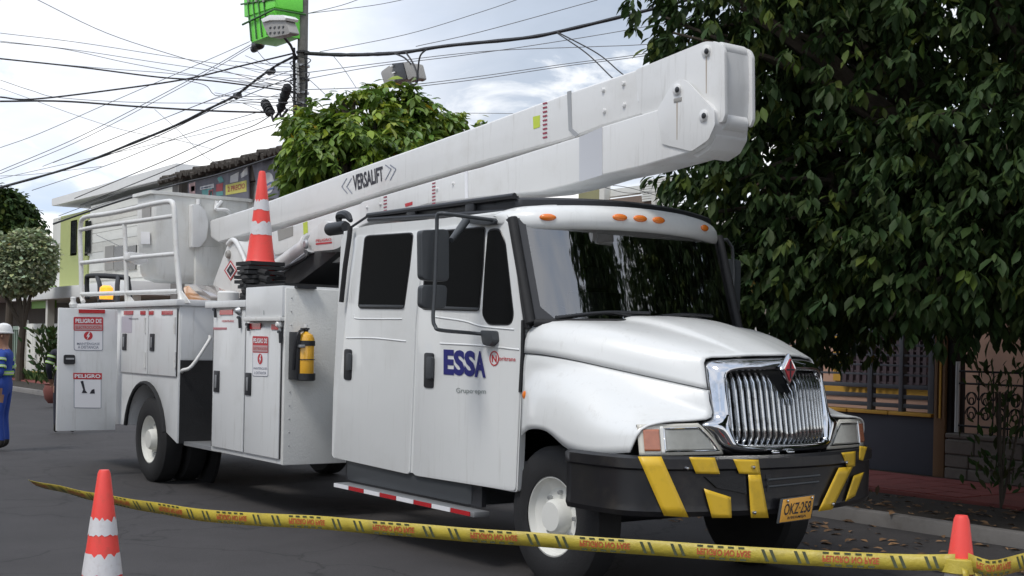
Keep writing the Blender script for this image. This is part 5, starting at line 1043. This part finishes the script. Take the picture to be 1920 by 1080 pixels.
# front of the elbow: side plate edges, cover panel, pins
xt = PY(1349, 150, YU).x
e0 = PY(1349, 120, YU); e1 = PY(1349, 215, YU)
box('cover_panel', (xt + .0, YU + .025, e1.z + .02), (xt + .022, YU + .255, e0.z), FG, el, .008)
for py_, r_ in ((92, .055), (226, .065)): c = PY(1346, py_, YU); lathe('roller', [(r_, .03), (r_, .24)], (c.x - .01, YU, c.z), FG, el, 'Y', 20)
box('panel_gap', (xt + .012, YU + .02, e1.z - .005), (xt + .02, YU + .26, e1.z + .012), BLK, el)
for y_ in (YU - .012, YU + .255): ex('side_plate', [Vector((p.x, y_, p.z)) for p in [PY(a, b, YU - .012) for a, b in rpoly([(1336, 76), (1352, 82), (1358, 95), (1359, 216), (1354, 230), (1336, 228)], 5)]], (0, .03, 0), FG, el, .006)
lb = sl_('lower_boom', [(503, 437), (674, 382), (679, 378), (872, 321), (900, 314), (1085, 256), (1126, 238), (1262, 196), (1309, 181), (1328, 194), (1338, 208), (1339, 232), (1332, 254), (1318, 272), (1297, 285), (1195, 314), (1126, 329), (1071, 346), (1013, 360), (900, 370), (800, 383), (700, 414), (600, 455), (515, 480)], YL, .34, FG, TK, .02, 3)
sl_('pin_plate', rpoly([(1232, 206), (1258, 160), (1270, 150), (1283, 149), (1292, 156), (1339, 206), (1340, 234), (1328, 262), (1296, 284), (1240, 270)], 5), YL - .014, .013, FG, lb, .004)
sl_('grey_wrap', [(1086, 257), (1129, 238), (1129, 328), (1086, 341)], YL - .003, .002, GREYD, lb)
for a, yy in ((795, 355), ): pass
ex('end_cap', [PY(a, b, YL + .05) for a, b in rpoly([(1338, 226), (1344, 232), (1343, 255), (1330, 280), (1306, 296), (1296, 287), (1328, 258)], 4)], (0, .30, 0), FG, lb, .01)
box('boom_underside', (PY(560, 460, YL).x, YL + .03, 2.5), (PY(640, 470, YL).x, YL + .5, 2.75), FG, lb)
def bolt(px, py, Y, r, par, m=FG, d=.02, nm='bolt'): c = PY(px, py, Y); return lathe(nm, [(r, 0), (r, -d * .6), (r * .7, -d)], c, m, par, 'Y', 14)
for px, py in ((1132, 169), (1170, 157), (1134, 208), (1171, 197)): bolt(px, py, YU, .018, ub)
for px, py in ((689, 389), (714, 383), (820, 354), (850, 344)): bolt(px, py, YL, .014, lb)
for px, py, par, Y in ((1325, 96, el, YU - .015), (1270, 168, lb, YL - .014), (1320, 217, lb, YL - .014)): bs_ = bolt(px, py, Y, .04, par, FG, .02, 'pin_boss'); bolt(px, py, Y - .02, .02, bs_, BLK, .01, 'pin_bore')
c = PY(1270, 183, YL - .02); box('pin_keeper', (c.x - .04, c.y, c.z - .03), (c.x + .04, c.y + .01, c.z), LUM, lb, .005)
# bands and seams on the upper boom
sl_('grey_band', [(1063, 172), (1070, 170), (1072, 240), (1085, 252), (1078, 256), (1066, 244)], YU - .006, .008, mat('mid_grey_band', (.33, .34, .35), .5), ub)
sl_('seam_strip', [(1193, 131), (1198, 129), (1200, 188), (1196, 191)], YU - .012, .006, WHS, ub); sl_('grey_panel', [(1200, 130), (1232, 118), (1231, 170), (1200, 187)], YU - .011, .005, mat('light_grey_panel', (.58, .59, .61), .5), ub)
sl_('yellow_label', [(999, 219), (1012, 216), (1012, 238), (1000, 242)], YU - .003, .002, mat('lime_label', (.5, .6, .06), .5), ub)
for k in range(9): sl_('warning_tick', [(1017, 193 + k * 8), (1025, 191 + k * 8), (1026, 194 + k * 8), (1018, 196 + k * 8)], YU - .004, .002, mat('tick_red', (.3, .05, .08), .5), ub)
for k in range(7): sl_('warning_tick', [(810, 343 + k * 6.3), (816, 341.5 + k * 6.3), (816, 344 + k * 6.3), (810, 345.5 + k * 6.3)], YL - .004, .002, MATS['tick_red'], lb)
for k in range(5): sl_('warning_tick', [(719, 369 + k * 6.3), (725, 367.5 + k * 6.3), (725, 370 + k * 6.3), (719, 371.5 + k * 6.3)], YL - .004, .002, MATS['tick_red'], lb)
sl_('red_label', [(759, 382), (773, 378), (773, 384), (760, 388)], YL - .004, .002, REDS, lb); sl_('seam_strip', [(871, 322), (876, 320.5), (877, 371), (872, 372)], YL - .008, .006, WHS, lb)
sl_('label', [(520, 432), (549, 424), (549, 442), (522, 452)], YL - .004, .002, LUM, lb); sl_('yellow_label', [(568, 418), (576, 415), (577, 436), (569, 440)], YL - .004, .002, MATS['lime_label'], lb)
# VERSALIFT with double chevrons
text('lettering', 'VERSALIFT', *[PY(a, b, YU - .004) for a, b in ((661, 329), (717, 311), (719, 339), (663, 359))], BLKS, ub, .03)
def stroke(pts, w_, Y, par, m):
    P = [PY(a, b, Y) for a, b in pts]
    for a, b in zip(P[:-1], P[1:]):
        d = (b - a).normalized(); n_ = Vector((-d.z, 0, d.x)) * w_; ex('chevron', [a + n_, b + n_, b - n_, a - n_], (0, .001, 0), m, par)
for dx in (0, 9):
    stroke([(650 + dx, 334), (640.5 + dx, 350), (651 + dx, 363)], .005, YU - .004 - dx * .0001, ub, GRYS); stroke([(722 + dx, 309), (733 + dx, 317), (722 + dx, 338)], .005, YU - .004 - dx * .0001, ub, GRYS)
# rust run-off streaks
STK = mat('rust_streak', (.42, .36, .30), .6); 
for a, y0, y1, Y, par in ((1269, 186, 262, YL - .0155, lb), (1324, 106, 175, YU - .0165, el), (1200, 140, 143, YU - .014, ub)): sl_('rust_streak', [(a - 1, y0), (a + 1.5, y0), (a + .8, y1), (a - .6, y1)], Y, .001, STK, par)
# knuckle, cylinder, turret
kn = sl_('knuckle', rpoly([(585, 430), (607, 413), (640, 425), (640, 462), (628, 468), (586, 472), (575, 455)], 5), YL - .22, .5, FG, TK, .02); text('lettering', 'PELIGRO', *[PY(a, b, YL - .226) for a, b in ((592, 449), (621, 446), (621, 451), (592, 454))], REDS, kn); sl_('label', [(592, 456), (622, 453), (622, 456), (592, 459)], YL - .224, .002, REDS, kn)
bm = bmesh.new(); A = PY(505, 512, 1.0); B = PY(583, 455, 1.0); add_tube(bm, [A, B], .085, 16); bmesh.ops.recalc_face_normals(bm, faces=bm.faces); cy_ = bm_obj('lift_cylinder', bm, FG, TK, ang=50); tube('cylinder_band', [B - (B - A) * .04, B], .11, FG, cy_, 16); tube('hydraulic_hose', [PY(530, 505, .9), PY(560, 490, .88), PY(575, 480, .9), PY(572, 468, .95)], .02, CAB, cy_, 6, 4); tube('oil_line', [PY(515, 520, .95), PY(575, 475, .95)], .022, STL, cy_, 6)
bolt(575, 458, .82, .05, kn, STL, .03); 
sl_('turret_arm', [(500, 500), (585, 470), (645, 458), (640, 468), (600, 500), (560, 530), (500, 540)], YL - .05, .6, mat('dark_grey_steel', (.06, .06, .062), .6, var=.2), TK, .01)
tr_ = sl_('turret', rpoly([(395, 568), (400, 530), (428, 455), (436, 450), (444, 456), (470, 520), (478, 568)], 5), 1.0, .6, FG, TK, .015); tube('turret_edge', [PY(428, 458, .99), PY(436, 450, .99), PY(445, 457, .99), PY(460, 490, .99), PY(474, 540, .99)], .03, FG, tr_, 8, 3)
bolt(430, 477, 1.0, .05, tr_, LUM, .04)
for k, (s_, m) in enumerate(((1.0, REDS), (.8, WHS), (.62, BLKS), (.25, LUM))): sl_('diamond_label', [(432, 507 - 19 * s_), (432 + 12 * s_, 507), (432, 507 + 19 * s_), (432 - 12 * s_, 507)], .992 - .003 * k, .002, m, tr_)
sl_('label', [(406, 542), (413, 542), (413, 563), (406, 563)], .992, .003, LUM, tr_)
box('turret_base', (PY(395, 560, 1.0).x, .7, 1.1), (PY(480, 560, 1.0).x, 2.0, 2.12), FG, TK, .02); lathe('valve_cap', [(.12, 0), (.12, .1), (.1, .12)], PY(428, 566, .6), HELM, TK, 'Z', 16)
box('cargo_cover', (-7.6, .75, 2.0), (-4.9, 2.2, 2.15), BLK, TK, .03)
# ================================================================= THINGS ON AND ROUND THE TRUCK
def cone(loc, label, group=None, body=True, H=.9):
    t = thing('traffic_cone', (0, 0, 0), label, 'traffic cone', group); k = H / .9
    bm = bmesh.new(); w_ = .19 * k; add_box(bm, (-w_, -w_, 0), (w_, w_, .035 * k)); bevel(bm, .02, 2); bm_obj('base', bm, RUB, t)
    f = lambda z: .15 * k - (.15 - .034) * k * (z / (.9 * k))
    if body:
        lathe('body', [(f(.035 * k) + .012, .035 * k), (f(.05 * k), .06 * k), (f(.3 * k), .3 * k), (f(.6 * k), .6 * k), (f(.88 * k), .88 * k), (f(.9 * k) - .006, .9 * k)], (0, 0, 0), CONE, t, 'Z', 32)
        for a, b in ((.29, .42), (.52, .63)):
            rr_ = random.Random(len(label) + int(a * 100)); bm = bmesh.new(); lo_, hi_ = [], []
            for j in range(32):
                an = 2 * math.pi * j / 32; za = a + rr_.choice((0, 0, 0, .004, .012)) ; zb = b - rr_.choice((0, 0, 0, .005, .02, .03)) * (1 if j % 3 else .3)
                lo_.append(bm.verts.new(((f(za) + .0025) * math.cos(an), (f(za) + .0025) * math.sin(an), za))); hi_.append(bm.verts.new(((f(zb) + .0025) * math.cos(an), (f(zb) + .0025) * math.sin(an), zb)))
            for j in range(32): bm.faces.new([lo_[j], lo_[(j + 1) % 32], hi_[(j + 1) % 32], hi_[j]])
            bm_obj('collar', bm, COLL, t)
    t.location = loc; return t
cb0 = PY(488, 503, .5); cb0.z = 2.45
SP = .048
top = cone(cb0, 'red cone with two white bands standing on top of the stack on the truck'); top.scale = (1, 1, 1.10)
for k, lab in enumerate(['uppermost black cone base under the standing red cone', 'second black cone base from the top of the stack on the truck', 'third black cone base from the top of the stack on the truck', 'fourth black cone base from the top of the stack on the truck', 'lowest black cone base of the stack resting on the truck box']):
    c = cone(cb0 - Vector((random.uniform(-.003, .003), random.uniform(-.003, .003), SP * (k + 1) - .004)), lab, 'cones stacked on the truck'); c.rotation_euler.z = random.uniform(-.3, .3)
top['group'] = 'cones stacked on the truck'
rb = thing('rubber_mat_roll', tuple(PY(470, 530, .5)), 'dark folded rubber covers lying on the truck box left of the cone stack', 'rubber cover')
for k in range(5): bm = bmesh.new(); a = PY(452 + k % 2 * 3, 512 + k * 11, .3); add_tube(bm, smoothpts([a, a + Vector((.12, .1, .02)), a + Vector((.32, .15, -.01))], 3), .038, 8); bm_obj('fold', bm, RUB, rb)
pf = PT(193, 1000, 7.5); cL = cone((pf.x, pf.y, 0), 'red cone with white bands standing on the road at lower left'); cL.scale = (1, 1, 1)
pf = PT(1803, 967, 6.2); cR = cone((pf.x, pf.y, 0), 'red cone standing on the road at lower right with yellow tape tied to it')
# extinguisher
xw = xe + .04; eb = PX(572, 712, xw + .1); ez0 = eb.z; ez1 = PX(572, 618, xw + .1).z; hE = ez1 - ez0; ey = PX(571, 660, xw + .1).y
fe = thing('fire_extinguisher', (xw + .11, ey, ez0), 'yellow fire extinguisher strapped in a black bracket on the tread plate wall', 'fire extinguisher')
cE = (xw + .12, ey, ez0)
lathe('cylinder', [(.075, 0), (.082, .02), (.082, hE * .82), (.065, hE * .9), (.03, hE * .94), (.02, hE * .96)], cE, EXY, fe, 'Z', 28)
lathe('bottom_cup', [(.08, -.01), (.096, 0), (.096, hE * .13), (.09, hE * .13)], cE, BLK, fe, 'Z', 28)
for z0, z1 in ((.68, .78), (.4, .415)): lathe('strap', [(.084, hE * z0), (.088, hE * z0), (.088, hE * z1), (.084, hE * z1)], cE, BLK, fe, 'Z', 28)
box('bracket', (xw - .01, ey - .11, ez0), (xw + .16, ey - .07, ez0 + hE * .95), BLK, fe, .008); box('buckle', (xw + .12, ey - .1, ez0 + hE * .64), (xw + .2, ey - .04, ez0 + hE * .70), STL, fe, .008)
lathe('valve', [(.02, hE * .95), (.025, hE * 1.0), (.012, hE * 1.04)], cE, BLK, fe, 'Z', 12); box('lever', (cE[0] - .02, ey - .05, ez0 + hE * 1.0), (cE[0] + .02, ey + .03, ez0 + hE * 1.03), BLK, fe, .004); tube('hose', [(cE[0], ey - .02, ez0 + hE * .99), (cE[0] + .05, ey - .1, ez0 + hE * .93), (cE[0] + .03, ey - .125, ez0 + hE * .6), (cE[0], ey - .12, ez0 + hE * .2)], .013, BLK, fe, 6, 4); lathe('gauge', [(.018, hE * 1.06), (.018, hE * 1.1)], cE, HELM, fe, 'Z', 10)
# caution tape
def tape(pts, label, wdt=.078, group=None, rep=1.55, phase=0, twist0=0):
    P = smoothpts([PT(*p) for p in pts], 10); n = len(P); Ls = [0]
    for a, b in zip(P[:-1], P[1:]): Ls.append(Ls[-1] + (b - a).length)
    T = Ls[-1]
    def at(s, v, off=0):
        s = max(0, min(T, s)); i = max(0, min(n - 2, next((k for k in range(n - 1) if Ls[k + 1] >= s), n - 2))); u_ = (s - Ls[i]) / (Ls[i + 1] - Ls[i]); p = P[i].lerp(P[i + 1], u_)
        tw = twist0 * math.exp(-s / 1.6) + .10 * math.sin(s * 1.7); d = (P[i + 1] - P[i]).normalized(); side_ = Vector((d.y, -d.x, 0)); upv = Vector((0, 0, 1)) * math.cos(tw) + side_ * math.sin(tw)
        nn = d.cross(upv); nn = nn if nn.dot(CAM - p) > 0 else -nn
        return p + upv * (v - .5) * wdt + nn * (off + .004 * math.sin(s * 9))
    t = thing('caution_tape', tuple(at(0, 0)), label, 'caution tape', group); K = int(T / .06)
    grid('tape_strip', [[at(T * k / K, v) for k in range(K + 1)] for v in (0, .5, 1)], TAPE, t, 0, .001)
    bk_ = bmesh.new(); br = bmesh.new()
    def patch(bm, s0, s1, v0, v1, sk=0):
        m = max(1, int((s1 - s0) / .05))
        for k in range(m):
            a, b = s0 + (s1 - s0) * k / m, s0 + (s1 - s0) * (k + 1) / m; bm.faces.new([bm.verts.new(at(a + sk, v0, .003)), bm.verts.new(at(b + sk, v0, .003)), bm.verts.new(at(b, v1, .003)), bm.verts.new(at(a, v1, .003))])
    s = phase; per = .62
    while s < T - .3:
        for k in range(5): patch(bk_, s + k * .052, s + k * .052 + .03, .82, .94); patch(bk_, s + .01 + k * .052, s + k * .052 + .04, .06, .18)
        vs_, fs_ = glyphs('PELIGRO NO PASE', .02); V = [br.verts.new(at(s + .27 * x_, .30 + .42 * (1 - y_), .003)) for x_, y_ in vs_]
        for f in fs_:
            try: br.faces.new([V[i] for i in f])
            except ValueError: pass
        for o_ in (.32, .36, .48, .52):
            if s + o_ + .02 < T: patch(bk_, s + o_, s + o_ + .016, .12, .88, .025)
        s += per
    bm_obj('dark_print', bk_, TAPK, t, False)['kind'] = 'stuff'; bm_obj('red_lettering', br, TAPR, t, False)['kind'] = 'stuff'; return t
tape([(60, 905, 9.6), (170, 930, 8.9), (250, 945, 8.5), (400, 968, 7.9), (600, 980, 7.4), (830, 999, 7.0), (1200, 1026, 6.6), (1500, 1045, 6.35), (1700, 1054, 6.25), (1790, 1054, 6.12)], 'long yellow caution tape with red lettering strung across the road before the truck', twist0=.9)
tape([(1815, 1052, 6.12), (1860, 1066, 6.0), (1925, 1052, 5.7), (2000, 1040, 5.4)], 'short yellow caution tape running off to the right from the lower right cone', phase=.05)
kz = PT(1803, 1058, 6.2); kt = thing('tape_knot', tuple(kz), 'yellow caution tape knotted round the lower right cone', 'caution tape'); ck = (cR.location.x, cR.location.y, kz.z)
lathe('wrap', [(.105, -.035), (.11, -.03), (.1, .03), (.095, .035)], ck, TAPE, kt, 'Z', 24)
for s_ in (-1, 1): a = Vector(ck) + (RV * .03 * s_ - DV * .1); grid('loose_end', [[a + RV * (.03 * j) + Vector((0, 0, -.03 * i)) - DV * (.02 * math.sin(i)) for j in range(2)] for i in range(4)], TAPE, kt, 0, .001)
# ================================================================= PEOPLE
def person(loc, yaw, label, top_m, band=True, helmet=HELM):
    t = thing('person', (0, 0, 0), label, 'person')
    J = {'pel': (0, 0, .96), 'wai': (0, 0, 1.08), 'che': (0, .0, 1.30), 'nec': (0, .01, 1.48), 'hb': (0, .02, 1.56), 'hd': (0, .02, 1.68), 'ht': (0, .01, 1.77)}
    R_ = {'pel': .15, 'wai': .145, 'che': .165, 'nec': .065, 'hb': .07, 'hd': .098, 'ht': .07}
    E = [('pel', 'wai'), ('wai', 'che'), ('che', 'nec'), ('nec', 'hb'), ('hb', 'hd'), ('hd', 'ht')]
    for s, n in ((-1, 'l'), (1, 'r')):
        J.update({'sh' + n: (s * .19, 0, 1.41), 'elb' + n: (s * .27, -.03, 1.13), 'wr' + n: (s * .24, .12, .93), 'hn' + n: (s * .23, .16, .86), 'hip' + n: (s * .1, 0, .88), 'kn' + n: (s * .12, .03, .5), 'an' + n: (s * .12, -.02, .1), 'to' + n: (s * .14, .15, .05)})
        R_.update({'sh' + n: .075, 'elb' + n: .055, 'wr' + n: .038, 'hn' + n: .035, 'hip' + n: .1, 'kn' + n: .07, 'an' + n: .05, 'to' + n: .045})
        E += [('che', 'sh' + n), ('sh' + n, 'elb' + n), ('elb' + n, 'wr' + n), ('wr' + n, 'hn' + n), ('pel', 'hip' + n), ('hip' + n, 'kn' + n), ('kn' + n, 'an' + n), ('an' + n, 'to' + n)]
        for f in range(5):
            sp = (f - 1.5) * .018; k = 'f%d%s' % (f, n)
            if f < 4: J[k] = (s * (.23 - .0), .165 + sp, .80 - .01 * (f in (1, 2))); J[k + 'b'] = (s * .225, .165 + sp + .0, .775)
            else: J[k] = (s * .20, .13, .82); J[k + 'b'] = (s * .19, .13, .80)
            R_[k] = .011; R_[k + 'b'] = .009; E += [('hn' + n, k), (k, k + 'b')]
    names = list(J); me = bpy.data.meshes.new('body'); me.from_pydata([J[n] for n in names], [(names.index(a), names.index(b)) for a, b in E], [])
    o = bpy.data.objects.new('body', me); COL.objects.link(o); sk = o.modifiers.new('skin', 'SKIN'); sb = o.modifiers.new('sub', 'SUBSURF'); sb.levels = 2
    for i, n in enumerate(names): me.skin_vertices[0].data[i].radius = (R_[n], R_[n] * (.72 if n in ('pel', 'wai', 'che') else 1)); me.skin_vertices[0].data[i].use_root = (n == 'pel')
    bpy.context.view_layer.update(); dg = bpy.context.evaluated_depsgraph_get(); m2 = bpy.data.meshes.new_from_object(o.evaluated_get(dg)); bpy.data.objects.remove(o)
    m2.name = 'body'; m2.materials.clear(); [m2.materials.append(q) for q in (SKIN, top_m, BOOT)]
    for p in m2.polygons: p.use_smooth = True; c = p.center; p.material_index = 0 if (c.z > 1.47 or (abs(c.x) > .17 and c.z < .93 and c.z > .7)) else 2 if c.z < .16 else 1
    b = bpy.data.objects.new('body', m2); COL.objects.link(b); b.parent = t
    lathe('helmet', [(.135, 1.70), (.14, 1.715), (.118, 1.72), (.115, 1.77), (.09, 1.82), (.04, 1.845), (.005, 1.85)], (0, .015, 0), helmet, t, 'Z', 24)
    box('nose', (-.012, .11, 1.63), (.012, .135, 1.665), SKIN, t, .006)
    for s in (-1, 1): lathe('eye', [(.012, .095), (.01, .108), (.003, .11)], (s * .035, .015, 1.675), BLKS, t, 'Y', 8); lathe('ear', [(.025, -.01), (.025, .01)], (s * .1, .01, 1.655), SKIN, t, 'Y', 10)
    box('mouth', (-.025, .105, 1.605), (.025, .113, 1.612), REDS, t)
    if band:
        for s in (-1, 1):
            for u_ in (.25, .62):
                A = Vector((s * .19, 0, 1.41)); B = Vector((s * .27, -.03, 1.13)); bm = bmesh.new(); add_tube(bm, [A.lerp(B, u_), A.lerp(B, u_ + .13)], .078, 14); bm_obj('reflective_band', bm, HIV, t); bm = bmesh.new(); add_tube(bm, [A.lerp(B, u_ + .04), A.lerp(B, u_ + .09)], .080, 14); bm_obj('silver_band', bm, SIL, t)
        bm = bmesh.new(); add_lathe(bm, [(.16, 1.1), (.167, 1.1), (.167, 1.16), (.16, 1.16)], (0, 0, 0), 'Z', 24); bmesh.ops.scale(bm, verts=bm.verts, vec=(1, .78, 1)); bm_obj('reflective_band', bm, HIV, t)
        bm = bmesh.new(); add_lathe(bm, [(.165, 1.12), (.170, 1.12), (.170, 1.14), (.165, 1.14)], (0, 0, 0), 'Z', 24); bmesh.ops.scale(bm, verts=bm.verts, vec=(1, .78, 1)); bm_obj('silver_band', bm, SIL, t)
    t.location = loc; t.rotation_euler.z = yaw; return t
pp = PT(9, 640, 18.5); person((pp.x, pp.y, 0), R(150), 'worker in blue coveralls with lime reflective bands at the left edge of the frame', BLUE)
pp = PT(123, 640, 22); person((pp.x + .0, pp.y, 0), R(70), 'worker in dark clothes mostly hidden behind the open white truck door', DRK)
# ================================================================= LITTER, FAR STREET
rg = np.random.default_rng(21); n = 900
c = np.stack([rg.uniform(-4, 6, n), rg.uniform(3.2, 6.9, n), np.zeros(n)], 1); c[:, 2] = np.where(c[:, 1] > 5.16, .115, np.where(c[:, 1] > 5, .15, .012))
dr = np.stack([rg.normal(0, 1, n), rg.normal(0, 1, n), rg.uniform(-.1, .15, n)], 1)
lm_ = leaf_mesh('leaf_litter', leaf_arrays(c, dr, rg.uniform(.05, .13, n), rg.uniform(-.3, .3, n), 1.2), np.stack([rg.uniform(.5, 2.2, n)] * 3, 1) * np.array([1, .9, .8]), DRYL); lo = bpy.data.objects.new('leaf_litter', lm_); COL.objects.link(lo); tag(lo, 'dry fallen leaves scattered on the road edge and soil verge', 'leaf litter', kind='stuff')
